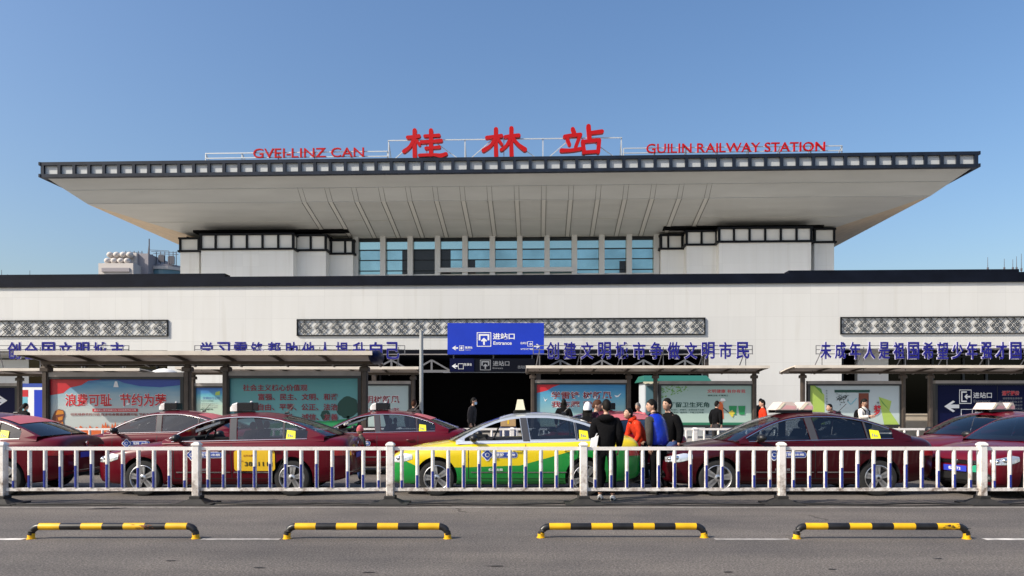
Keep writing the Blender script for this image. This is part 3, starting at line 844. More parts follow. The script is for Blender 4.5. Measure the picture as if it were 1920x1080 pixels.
SD = 36.0
t = thing("entrance_sign", "large blue entrance sign 进站口 Entrance with white arrows over the doorway", "sign")
b = MB(); b.box(X(839, SD), X(1020, SD), SD, SD+0.35, Z(664.5, SD), Z(605.5, SD)); b.build("panel", ["sign_blue"], t)
b = MB(); y = SD-0.006
icon_enter(b, X(894, SD), X(921, SD), Z(650, SD), Z(623, SD), y)
arrow(b, X(847.5, SD), X(859, SD), Z(652.5, SD), 0.22, y, False); arrow(b, X(1001, SD), X(1013, SD), Z(649, SD), 0.22, y, True)
for (q0, q1), (q2, q3) in rrect(X(861, SD), X(870, SD), Z(657.5, SD), Z(648, SD), 0.02) + rrect(X(989, SD), X(999, SD), Z(649.5, SD), Z(640, SD), 0.02): b.flat([(q0, q2), (q1, q2), (q1, q3), (q0, q3)], y)
b.flat([(X(863, SD), Z(655, SD)), (X(867, SD), Z(655, SD)), (X(867, SD), Z(650, SD)), (X(864, SD), Z(650, SD))], y)
arrow(b, X(992, SD), X(998, SD), Z(645, SD), 0.12, y, True)
b.build("pictogram", ["print_white"], t)
lettering("lettering", "进站口", X(924, SD), X(965, SD), Z(636.5, SD), Z(624.5, SD), y, "print_white", t, 0.025)
lettering("lettering", "Entrance", X(925, SD), X(959.5, SD), Z(646.5, SD), Z(640, SD), y, "print_white", t, 0.02)
lettering("lettering", "售票处", X(872, SD), X(886, SD), Z(654, SD), Z(649.5, SD), y, "print_white", t, 0.02)
lettering("lettering", "Tickets", X(872, SD), X(882, SD), Z(657, SD), Z(655.3, SD), y, "print_white", t, 0.0)
lettering("lettering", "出站口", X(976, SD), X(989, SD), Z(645.5, SD), Z(641, SD), y, "print_white", t, 0.02)
lettering("lettering", "公交站 地下通道", X(976, SD), X(1000, SD), Z(656, SD), Z(652.8, SD), y, "print_white", t, 0.02)
t = thing("dark_header_sign", "unlit dark entrance header 进站口 hanging below the large blue sign", "sign")
b = MB(); b.box(X(843, SD), X(1003, SD), SD+0.05, SD+0.3, Z(697, SD), Z(672, SD)); b.build("panel", ["sign_dark"], t)
b = MB(); b.box(X(843, SD), X(889, SD), SD+0.02, SD+0.045, Z(697, SD), Z(672, SD)); b.build("navy_panel", ["sign_navy"], t)  # navy end section of the header
b = MB(); b.box(X(830, SD), X(1010, SD), SD+0.1, SD+0.2, Z(698.6, SD), Z(697.3, SD)); b.build("rail", ["print_grey"], t)
b = MB()
for px in (850, 925, 998): b.bar((X(px, SD), SD+0.17, Z(672, SD)), (X(px, SD), SD+0.17, Z(665, SD)), 0.06)
b.build("hanger", ["thin_steel"], t)
b = MB(); y = SD+0.015
arrow(b, X(847, SD), X(858, SD), Z(686.5, SD), 0.24, y, False)
for (q0, q1), (q2, q3) in rrect(X(859, SD), X(869, SD), Z(692, SD), Z(681.5, SD), 0.02): b.flat([(q0, q2), (q1, q2), (q1, q3), (q0, q3)], y)
b.build("pictogram", ["print_white"], t)
b = MB(); icon_enter(b, X(900, SD), X(920, SD), Z(694, SD), Z(674.5, SD), SD+0.045); b.build("pictogram", ["print_grey"], t)
lettering("lettering", "进站口", X(924, SD), X(955, SD), Z(686, SD), Z(676.5, SD), SD+0.045, "print_grey", t, 0.01)
lettering("lettering", "Entrance", X(924, SD), X(943, SD), Z(691.5, SD), Z(688.5, SD), SD+0.045, "print_grey", t, 0.0)
lettering("lettering", "售票处", X(870, SD), X(885, SD), Z(686, SD), Z(681, SD), y, "print_white", t, 0.0)
lettering("lettering", "出站口", X(971, SD), X(988, SD), Z(691, SD), Z(685, SD), SD+0.045, "print_grey", t, 0.0)

# ================================================================ SHELTERS
def shelter(label, D, posts, px0, px1, front_py, back_py, blue_cap=False, group="bus shelters on the forecourt"):
    t = thing("bus_shelter", label, "shelter", (0, 0, 0), 0, group)
    yf, yb = D, D+1.75
    zf, zb = Z(front_py, yf), Z(back_py, yb)
    xa, xb = X(px0, D), X(px1, D)
    # curved sheet roof
    def prof(s_): return (yf + (yb-yf)*s_, zf + (zb-zf)*(s_**1.6))
    top = MB()
    S = [i/8 for i in range(9)]
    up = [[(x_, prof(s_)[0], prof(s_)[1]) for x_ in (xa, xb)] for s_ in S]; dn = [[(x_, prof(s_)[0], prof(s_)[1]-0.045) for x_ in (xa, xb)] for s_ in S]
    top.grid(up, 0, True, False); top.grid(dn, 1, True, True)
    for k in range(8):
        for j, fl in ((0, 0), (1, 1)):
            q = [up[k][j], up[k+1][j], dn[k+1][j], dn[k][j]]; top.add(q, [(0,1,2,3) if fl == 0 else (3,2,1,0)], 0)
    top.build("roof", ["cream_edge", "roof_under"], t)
    e = MB(); e.box(xa-0.02, xb+0.02, yf-0.06, yf, zf-0.10, zf+0.015); e.build("front_edge", ["cream_edge"], t)
    e = MB(); e.box(xa-0.01, xb+0.01, yb, yb+0.06, zb-0.09, zb+0.01); e.build("rear_edge", ["bronze"], t)
    e = MB(); n = max(2, int((xb-xa)/1.35))
    for i in range(n+1):
        x_ = xa+0.06 + (xb-xa-0.12)*i/n
        for k in range(8):
            (y0, z0), (y1, z1) = prof(S[k]), prof(S[k+1])
            if k == 0: e = MB()
            e.hexa([(x_-0.03, y0, z0-0.12), (x_+0.03, y0, z0-0.12), (x_+0.03, y1, z1-0.12), (x_-0.03, y1, z1-0.12), (x_-0.03, y0, z0-0.046), (x_+0.03, y0, z0-0.046), (x_+0.03, y1, z1-0.046), (x_-0.03, y1, z1-0.046)])
        e.build("rafter", ["bronze"], t)
    yp = D+0.95; zq = prof((yp-yf)/(yb-yf))[1]-0.13
    e = MB(); e.box(xa+0.1, xb-0.1, yp-0.05, yp+0.05, zq-0.10, zq); e.build("beam", ["bronze"], t)
    for px in posts:
        x_ = X(px, D+0.95)
        e = MB(); e.bevbox(x_-0.085, x_+0.085, yp-0.08, yp+0.08, 0.12, zq-0.101, 0.02)
        e.bevbox(x_-0.06, x_+0.06, yp-0.11, yp-0.082, 0.12, zq-0.3, 0.008)
        po = e.build("post", ["bronze"], t)
        e = MB(); e.bevbox(x_-0.14, x_+0.14, yp-0.13, yp+0.13, zq-0.30, zq-0.16, 0.03); e.build("collar", ["bronze"], po); e = MB(); e.bevbox(x_-0.16, x_+0.16, yp-0.15, yp+0.15, 0.12, 0.2, 0.03); e.build("foot", ["bronze"], po)
    if blue_cap:
        e = MB(); e.ell((xb+0.02, yf+0.6, zf-0.13), (0.20, 0.6, 0.2), 14, 8); e.build("end_cap", ["sign_navy"], t)
    return yp
DA, DB = 20.5, 31.0
ypA = shelter("nearest big bus shelter with brown roof, in front of the red billboard and value slogans", DA, (87, 352, 424, 684), 30, 697, 659, 681, True)
ypC = shelter("bus shelter beneath the roof slogan 学习雷锋, mostly behind the nearer shelter", DB, (362, 540, 590, 775), 330, 784, 688, 699)
ypB = shelter("bus shelter beneath the roof slogan 创全国文明城市, mostly behind the nearer shelter", DB, (-140, 37, 87, 255), -190, 262, 691, 701)
ypD = shelter("bus shelter beneath the roof slogan 创建文明城市, facing the yellow taxi", DB, (999, 1179, 1229, 1414), 987, 1442, 686, 697)
ypE = shelter("bus shelter beneath the roof slogan 未成年人, beside the navy ticket board", DB, (1505, 1693, 1744, 1932), 1491, 1950, 685.5, 697)

def slogan(label, s_, px0, px1, fa, fb):
    D = DB+0.55
    t = thing("slogan_sign", label, "sign", group="blue slogan letter signs on shelter roofs")
    n = len(s_); z0, z1 = Z(673, D), Z(641, D)
    b = MB(); y = D+0.16
    for py in (647.5, 655, 663): b.bar((X(fa, D), y, Z(py, D)), (X(fb, D), y, Z(py, D)), 0.03)
    for px in (fa, (fa+fb)/2, fb): b.bar((X(px, D), y, Z(664, D)), (X(px, D), y, Z(647, D)), 0.03)
    k = max(3, int((fb-fa)/70))
    for i in range(k+1):
        px = fa + 12 + (fb-fa-24)*i/k
        zb = Z(690, D)
        b.bar((X(px, D), y+0.04, Z(650, D)), (X(px, D), y+0.04, zb-0.1), 0.03); b.bar((X(px, D), y+0.05, Z(655, D)), (X(px-9, D), y+0.7, zb-0.22), 0.03)
    b.build("sign_frame", ["thin_steel"], t)
    pitch = (px1-px0)/n
    for i, ch in enumerate(s_):
        c = px0 + (i+0.5)*pitch; h = min(pitch*0.37, 12.0)
        o = lettering("letter", ch, X(c-h, D), X(c+h, D), z0, z1, D+0.06, "blue_letter", t, 0.012, 0.03)
        lettering("letter_edge", ch, X(c-h, D)-0.012, X(c+h, D)+0.012, z0-0.012, z1+0.012, D+0.115, "pale_edge", o, 0.030, 0.02)
slogan("blue letters 创全国文明城市 on a shelter roof frame, lower halves hidden", "创全国文明城市", 8, 234, -20, 238)
slogan("blue letters 学习雷锋帮助他人提升自己 along a shelter roof, mostly hidden", "学习雷锋帮助他人提升自己", 370, 752, 362, 758)
slogan("blue letters 创建文明城市争做文明市民 fully visible along a shelter roof", "创建文明城市争做文明市民", 1020, 1410, 1000, 1413)
slogan("blue letters 未成年人是祖国希望少年强才国 along a shelter roof", "未成年人是祖国希望少年强才国强", 1536, 1948, 1533, 1950)

# ---------------------------------------------------------------- billboards
class Board:
    def __init__(s, label, D, px0, px1, pt, pb, bg, frame="bronze"):
        s.D = D; s.k = 0
        s.t = thing("billboard", label, "billboard", group="shelter billboards")
        x0, x1, z1, z0 = X(px0, D), X(px1, D), Z(pt, D), Z(pb, D)
        e = MB(); w_ = 0.10
        e.box(x0-w_, x1+w_, D-0.05, D+0.16, z1+0.07, z1+0.20, 1)
        e.box(x0-w_, x1+w_, D-0.045, D+0.16, z1, z1+0.07, 0); e.box(x0-w_, x1+w_, D-0.045, D+0.16, z0-0.1, z0, 0)
        e.box(x0-w_, x0, D-0.045, D+0.16, z0, z1, 0); e.box(x1, x1+w_, D-0.045, D+0.16, z0, z1, 0); e.box(x0, x1, D+0.06, D+0.15, z0, z1, 0)
        e.build("frame", ["trim_black", "bronze_light"], s.t)
        e = MB()
        for q in (x0+0.3, x1-0.3): e.box(q-0.06, q+0.06, D, D+0.12, 0.12, z0-0.1)
        e.build("leg", ["bronze"], s.t)
        e = MB(); e.box(x0, x1, D+0.02, D+0.058, z0, z1)
        s.p = e.build("poster", [bg], s.t)
        s.x0, s.x1, s.z0, s.z1 = x0, x1, z0, z1; s.px0, s.px1, s.pt, s.pb = px0, px1, pt, pb
    def U(s, px): return X(px, s.D)
    def V(s, py): return Z(py, s.D)
    def y(s): s.k += 1; return s.D + 0.019 - 0.0018*s.k
    def clip(s, pts): return [(min(max(X(a, s.D), s.x0), s.x1), min(max(Z(b, s.D), s.z0), s.z1)) for a, b in pts]
    def poly(s, name, polys, m):
        e = MB(); y = s.y()
        for q in polys: e.flat(s.clip(q), y)
        return e.build(name, [m], s.p)
    def text(s, t_, a, b, top, bot, m, bold=0.03, edge=None, shear=0.0):
        if edge: lettering("lettering_edge", t_, s.U(a), s.U(b), s.V(bot), s.V(top), s.y(), edge, s.p, bold+0.018, pad=0.012, shear=shear)
        return lettering("lettering", t_, s.U(a), s.U(b), s.V(bot), s.V(top), s.y(), m, s.p, bold, shear=shear)
def wave(pts, amp=0.0):
    return pts
bgA = print_mat("poster_sky", [(0.0, (0.42, 0.46, 0.44)), (0.45, (0.48, 0.52, 0.50)), (0.72, (0.30, 0.44, 0.50)), (0.9, (0.10, 0.30, 0.48)), (1.0, (0.02, 0.09, 0.34))], noise=0.25)
B1 = Board("wide billboard reading 浪费可耻 节约为荣 in red on a pale sky print", ypA, 94, 339, 711, 822, bgA)
B1.poly("red_ribbon", [[(94, 711), (190, 711), (165, 714), (152, 722), (130, 727), (118, 737), (94, 741)]], "print_red")
B1.poly("blue_arc", [[(215, 711), (339, 711), (339, 722), (300, 726), (262, 724), (232, 718)]], "badge_blue")
B1.poly("white_figure", [[(212, 726), (215, 715), (219, 715), (222, 726)]], "print_white")
B1.text("浪费可耻", 121.5, 209, 738, 762, "print_red", 0.022, "print_white"); B1.text("节约为荣", 224.5, 312, 738, 762, "print_red", 0.022, "print_white")
B1.poly("red_strip", [[(173, 766), (258, 766), (258, 772), (173, 772)]], "print_red")
B1.text("坚决制止餐饮浪费行为 切实培养节约习惯", 176, 255, 767.3, 770.8, "print_white", 0.0)
B1.text("切实培养节约习惯 在全社会营造浪费可耻 节约为荣的氛围", 132, 308, 774.5, 779.5, "print_maroon", 0.02)
B1.poly("statue", [[(96, 812), (98, 782), (103, 771), (110, 767), (119, 769), (121, 778), (118, 788), (120, 800), (124, 812)]], "print_brown")
B1.poly("statue_light", [[(104, 778), (108, 769), (118, 770), (120, 776), (113, 777)], [(108, 783), (118, 780), (117, 787), (110, 789)], [(112, 794), (118, 791), (121, 803), (116, 803)]], "print_gold")
sky_pts = [(94, 822), (94, 806)]
for i, q in enumerate(range(120, 340, 6)): sky_pts += [(q, 806 - (i*37 % 11) * 0.9 - (8 if 190 < q < 240 else 0)), (q+4, 806 - (i*53 % 7))]
B1.poly("city_skyline", [sky_pts + [(339, 806), (339, 822)]], "print_orange")

bgA2 = print_mat("poster_teal", [(0.0, (0.02, 0.15, 0.06)), (0.10, (0.05, 0.24, 0.12)), (0.18, (0.20, 0.40, 0.38)), (0.5, (0.13, 0.34, 0.35)), (0.85, (0.10, 0.32, 0.32)), (1, (0.06, 0.25, 0.27))], noise=0.12)
B2 = Board("wide teal billboard listing twelve core values in dark red beside a printed tree", ypA, 431, 671, 709, 822, bgA2)
B2.poly("grass_hill", [[(431, 822), (431, 800), (500, 796), (560, 788), (610, 790), (671, 783), (671, 822)]], "print_green")
tree = []
for k in range(26):
    a = 2*math.pi*k/26; q = 1+random.uniform(-0.08, 0.08); tree.append((652+21*q*math.cos(a), 764+20*q*math.sin(a)))
B2.poly("tree", [tree, [(650, 780), (655, 780), (656, 795), (649, 795)]], "print_darkgreen")
tree = [(610+9*(1+random.uniform(-.1,.1))*math.cos(2*math.pi*k/16), 779+10*(1+random.uniform(-.1,.1))*math.sin(2*math.pi*k/16)) for k in range(16)]
B2.poly("tree", [tree], "print_darkgreen")
B2.text("社会主义核心价值观", 455, 576, 721, 733, "print_maroon", 0.015, "print_grey")
for a, b_, tp, s_ in ((484, 633, 738, "富强、民主、文明、和谐"), (484, 633, 757, "自由、平等、公正、法治"), (484, 633, 776, "爱国、敬业、诚信、友善")):
    B2.text(s_, a, b_, tp, tp+12.5, "print_maroon", 0.015, "print_grey")
bgC1 = print_mat("poster_notice", [(0.0, (0.40, 0.52, 0.42)), (0.55, (0.44, 0.56, 0.45)), (0.78, (0.12, 0.40, 0.48)), (1, (0.02, 0.10, 0.40))], noise=0.2)
B3 = Board("narrow looking notice board with blue top and green small print, between two shelter posts", ypC, 367.5, 534, 727, 800, bgC1)
B3.poly("yellow_mark", [[(404, 735), (412, 733), (412, 741), (403, 741)]], "print_lime")
B3.text("文明出行公约", 380, 412, 744, 749, "badge_blue", 0.0)
for i, tp in enumerate((750.5, 756, 759.5, 763)):
    B3.text(("礼让行人从我做起", "排队候车有序上下", "讲究卫生爱护公物", "遵守交通文明乘车")[i], 377, 408 if i else 400, tp, tp+2.2, "print_grey" if i else "print_darkgreen", 0.0)
B3.text("共建文明城市", 376, 399, 766, 768.8, "print_darkgreen", 0.04)
bgC2 = print_mat("poster_pale", [(0, (0.36, 0.46, 0.44)), (1, (0.38, 0.46, 0.46))], noise=0.2)
B4 = Board("pale grey billboard with red lines 文明树新风 at the end of a rear shelter", ypC, 597, 766, 723, 800, bgC2)
B4.text("讲文明树新风", 652, 749, 741.5, 756, "print_maroon", 0.018, "print_white"); B4.text("文明尊老", 688, 749, 764, 775, "print_maroon", 0.015, "print_white")
bgB = "sign_navy"
B5 = Board("navy direction board with a white arrow at the picture edge behind the dark red taxi", ypB, -135, 29, 727, 800, bgB)
e = MB(); arrow(e, B5.U(-14), B5.U(13), B5.V(751), 0.42, B5.y(), True); e.build("arrow", ["print_white"], B5.p)
e = MB(); icon_enter(e, B5.U(-70), B5.U(-30), B5.V(770), B5.V(735), B5.y()); e.build("pictogram", ["print_white"], B5.p)
bgB2 = print_mat("poster_blue", [(0, (0.3, 0.4, 0.5)), (1, (0.02, 0.10, 0.4))])
B6 = Board("blue billboard hidden behind the wide red lettered billboard", ypB, 95, 247, 727, 800, bgB2)
bgD1 = print_mat("poster_sea", [(0, (0.36, 0.44, 0.36)), (0.35, (0.24, 0.42, 0.44)), (0.7, (0.10, 0.34, 0.50)), (1, (0.03, 0.20, 0.45))], noise=0.25)
B7 = Board("blue sea print billboard reading 学雷锋树新风 behind the yellow taxi roof", ypD, 1006.5, 1173, 721, 800, bgD1)
B7.poly("red_ribbon", [[(1006, 721), (1050, 721), (1036, 726), (1026, 732), (1006, 737)]], "print_red")
B7.text("学雷锋 树新风", 1034, 1147, 734, 748, "print_maroon", 0.018, "print_white"); B7.text("我志愿 我快乐", 1034, 1147, 752, 764, "print_maroon", 0.02, "print_white")
B7.poly("seagull", [[(1019, 744), (1022, 750), (1027, 747), (1022, 753)], [(1152, 741), (1158, 742), (1165, 737), (1160, 744), (1155, 745)]], "print_white")
bgD2 = print_mat("poster_mint", [(0.0, (0.02, 0.16, 0.08)), (0.06, (0.03, 0.18, 0.10)), (0.07, (0.40, 0.52, 0.46)), (0.5, (0.34, 0.46, 0.42)), (1, (0.30, 0.42, 0.38))], noise=0.0)
B8 = Board("mint billboard reading 不留卫生死角 with a printed street sweeper and green bins", ypD, 1239.5, 1409, 723, 797, bgD2)
lv_ = []
for k in range(70):
    r_ = random.random()**1.3; a = 1240+42*r_*1.2; b_ = 724+22*random.random()*(1-r_*0.6); q = random.uniform(0.7, 1.8); th = random.uniform(0, 3.1)
    c_, s_ = math.cos(th), math.sin(th)
    lv_.append([(a+q*2*c_, b_+q*2*s_*0.7), (a-q*0.8*s_, b_+q*0.8*c_), (a-q*2*c_, b_-q*2*s_*0.7), (a+q*0.8*s_, b_-q*0.8*c_)])
e = MB(); y = B8.y()
for i, q in enumerate(lv_): e.flat(B8.clip(q), y-0.00001*i)
e.build("leaves", ["print_leaf"], B8.p)
B8.text("文明健康 有你有我", 1326, 1398, 730, 737, "print_red", 0.012); B8.text("讲究卫生 不留死角", 1327, 1366, 740, 743, "print_darkgreen", 0.03)
B8.text("不留卫生死角", 1253, 1330, 754, 764, "print_darkgreen", 0.02)
B8.text("常清扫，常通风，定期消毒不松懈", 1258, 1320, 767, 770, "print_darkgreen", 0.0); B8.text("爱清洁，勤洗手，不留卫生死角", 1258, 1319, 771.8, 775, "print_darkgreen", 0.0)
B8.text("桂林市宣", 1264, 1276, 786.5, 789, "print_maroon", 0.0)
B8.poly("sweeper", [[(1345, 786), (1346, 757), (1349, 753), (1354, 753), (1356, 760), (1357, 785), (1352, 786), (1351, 770), (1349, 786)]], "print_orange")
B8.poly("sweeper_hat", [[(1350, 752), (1352, 747), (1358, 747), (1361, 751), (1356, 753)]], "print_white")
B8.poly("sweeper_face", [[(1352, 753), (1357, 752), (1357, 755), (1353, 756)]], "print_skin")
B8.poly("broom_handle", [[(1356, 764), (1368, 774), (1367, 775), (1355, 765)]], "print_black")
B8.poly("broom_head", [[(1366, 773), (1373, 769), (1378, 775), (1373, 783), (1369, 778)]], "print_yellow")
B8.poly("bin", [[(1366.5, 761), (1381.5, 761), (1380, 777.5), (1374, 777.5), (1378, 775), (1373, 768), (1368, 771)], [(1384, 761), (1397.5, 761), (1396, 777.5), (1386.5, 777.5)]], "print_green")
bgE1 = print_mat("poster_mist", [(0, (0.44, 0.52, 0.50)), (0.5, (0.46, 0.54, 0.56)), (1, (0.42, 0.48, 0.50))], noise=0.1)
B9 = Board("pale green billboard with an ink tree picture and red dream character above the dark taxi", ypE, 1518.5, 1687, 723, 796, bgE1)
for q, m_ in (([(1519, 723), (1529, 723), (1546, 740), (1547, 796), (1519, 796)], "print_lime"), ([(1648, 744), (1672, 752), (1668, 770), (1686, 796), (1658, 796)], "print_lime"),
              ([(1526, 723), (1540, 729), (1543, 740)], "print_leaf"), ([(1648, 744), (1668, 769), (1655, 757)], "print_leaf")): B9.poly("green_facet", [q], m_)
B9.poly("eave", [[(1565, 731), (1631, 731), (1631, 736), (1565, 736)]], "print_darkgreen")
tr = []
for k in range(46):
    a = 1579+random.gauss(0, 6.5); b_ = 745+random.gauss(0, 5); th = random.uniform(0, 6.28); q = random.uniform(2, 5)
    if a < 1566 or b_ < 737: continue
    tr.append([(a, b_), (a+q*math.cos(th)+0.8, b_+q*math.sin(th)), (a+q*1.4*math.cos(th+0.3), b_+q*1.4*math.sin(th+0.3))])
e = MB(); y = B9.y()
for i, q in enumerate(tr): e.flat(B9.clip(q), y-0.00001*i)
e.build("ink_tree", ["print_black"], B9.p)
B9.poly("door", [[(1610, 737), (1629, 737), (1629, 775), (1610, 775)]], "print_brown")
B9.poly("ink_line", [[(1596, 757), (1606, 746), (1607, 747), (1597, 758)], [(1590, 752), (1596, 758), (1595, 759), (1589, 753)]], "print_cyan")
for i, ch in enumerate("中华文明源远流长"): B9.text(ch, 1548.5, 1551.5, 731+i*5.1, 734.5+i*5.1, "print_darkgreen", 0.0)
B9.text("中国", 1644, 1648, 753, 757, "print_black", 0.02)
B9.text("梦", 1638, 1652, 759, 779, "print_red", 0.03)
B10 = Board("navy direction board with big white arrow, 进站口 and 售票处 beside a text panel", ypE, 1757, 1928, 722, 799, "sign_navy")
e = MB(); arrow(e, B10.U(1771), B10.U(1799), B10.V(762), 0.5, B10.y(), False)
icon_enter(e, B10.U(1799), B10.U(1822), B10.V(757), B10.V(730.5), B10.y(), 0, True)
for (q0, q1), (q2, q3) in rrect(B10.U(1802), B10.U(1824), B10.V(793), B10.V(767), 0.025): e.flat([(q0, q2), (q1, q2), (q1, q3), (q0, q3)], B10.D+0.01)
for k in range(9):
    a, b_ = math.pi*(k/9*1.5)-0.5, math.pi*((k+1)/9*1.5)-0.5; cx, cz = B10.U(1813), B10.V(785)
    e.flat([(cx+0.16*math.cos(a), cz+0.16*math.sin(a)), (cx+0.16*math.cos(b_), cz+0.16*math.sin(b_)), (cx+0.10*math.cos(b_), cz+0.10*math.sin(b_)), (cx+0.10*math.cos(a), cz+0.10*math.sin(a))], B10.D+0.008)
e.build("pictogram", ["print_white"], B10.p)
B10.text("进站口", 1825, 1860, 735.5, 746.5, "print_white", 0.01); B10.text("Entrance", 1826, 1857, 749.5, 754.5, "print_grey", 0.0); B10.text("售票处", 1827, 1863, 771.5, 782, "print_white", 0.01)
B10.text("温馨提示", 1879, 1911, 733, 741.5, "print_red", 0.03, "print_grey")
for i, s_ in enumerate(("请旅客朋友按秩序", "排队进站并配合工作", "自觉佩戴好口罩出示", "健康码保持一米距离", "请勿携带违禁品进站")):
    B10.text(s_, 1873 if i else 1880, 1917, 745+i*6.4, 749+i*6.4, "print_grey", 0.0)
B10.poly("divider", [[(1869.5, 724), (1870.3, 724), (1870.3, 797), (1869.5, 797)]], "print_black")

# background blue and white hoarding seen between two shelter posts
D = 38.0
t = thing("hoarding", "blue and white hoarding panel glimpsed between shelter posts behind the dark red taxi", "hoarding")
b = MB(); b.box(X(40, D), X(84, D), D, D+0.1, 0.12, Z(719, D)); b.build("panel", ["print_white"], t)
for a, e_, tp, bt, m_ in ((40, 84, 719, 726, "badge_blue"), (64, 84, 731, 790, "sign_blue"), (41, 53, 731, 744, "print_red"), (41, 52, 744, 772, "print_cyan")):
    b = MB(); b.flat([(X(a, D), Z(bt, D)), (X(e_, D), Z(bt, D)), (X(e_, D), Z(tp, D)), (X(a, D), Z(tp, D))], D-0.004); b.build("print", [m_], t)

# kiosk with green roof, white parasol, beige low wall, lamp post
D = 34.5
t = thing("kiosk", "small pale kiosk with a green roof behind the billboard of the street sweeper", "kiosk")
b = MB(); b.box(X(1209, D), X(1322, D), D, D+1.6, 0.12, Z(718, D)); b.build("wall", ["kiosk_wall"], t)
b = MB(); b.hexa([(X(1203, D), D-0.4, Z(716, D)), (X(1331, D), D-0.4, Z(716, D)), (X(1331, D), D+2, Z(716, D)), (X(1203, D), D+2, Z(716, D)), (X(1208, D), D+0.1, Z(704, D)), (X(1326, D), D+0.1, Z(704, D)), (X(1326, D), D+1.6, Z(704, D)), (X(1208, D), D+1.6, Z(704, D))]); b.build("roof", ["teal_roof"], t)
b = MB(); b.box(X(1211, D), X(1227, D), D-0.03, D-0.002, 1.0, Z(724, D)); b.build("window", ["far_glass"], t)
b = MB(); n = 14
for i in range(n):
    a, e_ = X(1203 + (1331-1203)*i/n, D), X(1203 + (1331-1203)*(i+1)/n, D)
    b.flat([(a, Z(716, D)), (a, Z(719, D)), ((a+e_)/2, Z(720.6, D)), (e_, Z(719, D)), (e_, Z(716, D))], D-0.41)
b.build("valance", ["sign_cream"], t)
D = 34.0
t = thing("parasol", "white domed parasol peeking above the red lettered billboard", "parasol")
b = MB(); cx = X(308, D); prof = [(0.0, 0.26), (0.25, 0.22), (0.5, 0.12), (0.62, 0.0)]
v = []; fs = []; n = 16
for r_, h_ in prof:
    for k in range(n): v.append((cx+r_*math.cos(2*math.pi*k/n), D+r_*math.sin(2*math.pi*k/n), Z(701, D)+h_))
for i in range(3):
    for k in range(n): j = (k+1) % n; fs.append((i*n+k, (i+1)*n+k, (i+1)*n+j, i*n+j))
b.add(v, fs, 0, True); b.build("canopy", ["cloth_white"], t)
b = MB(); b.tube([(cx, D, 0.12), (cx, D, Z(701, D)+0.25)], 0.025, 8); b.build("pole", ["steel_light"], t)
D = 34.0
b = MB(); b.box(X(1690, D), X(1760, D), D, D+0.25, 0.12, Z(777, D)-0.04); b.box(X(1690, D)-0.03, X(1760, D)+0.03, D-0.03, D+0.28, Z(777, D)-0.04, Z(777, D)+0.03)
tag(b.build("low_wall", ["beige_wall"]), "low beige wall in the gap between the ink tree billboard and navy board", "wall")
D = 23.0
t = thing("steel_pole", "plain grey steel pole standing beside the dark entrance opening", "pole")
b = MB(); cx = X(790, D); b.tube([(cx, D, 0.12), (cx, D, Z(622, D))], 0.06, 14); b.build("shaft", ["pole_grey"], t)
b = MB(); b.tube([(cx, D, 0.12), (cx, D, 0.15)], 0.16, 14, smooth=False); b.tube([(cx, D, Z(622, D)), (cx, D, Z(622, D)+0.03)], 0.065, 14); b.build("cap", ["pole_grey"], t)

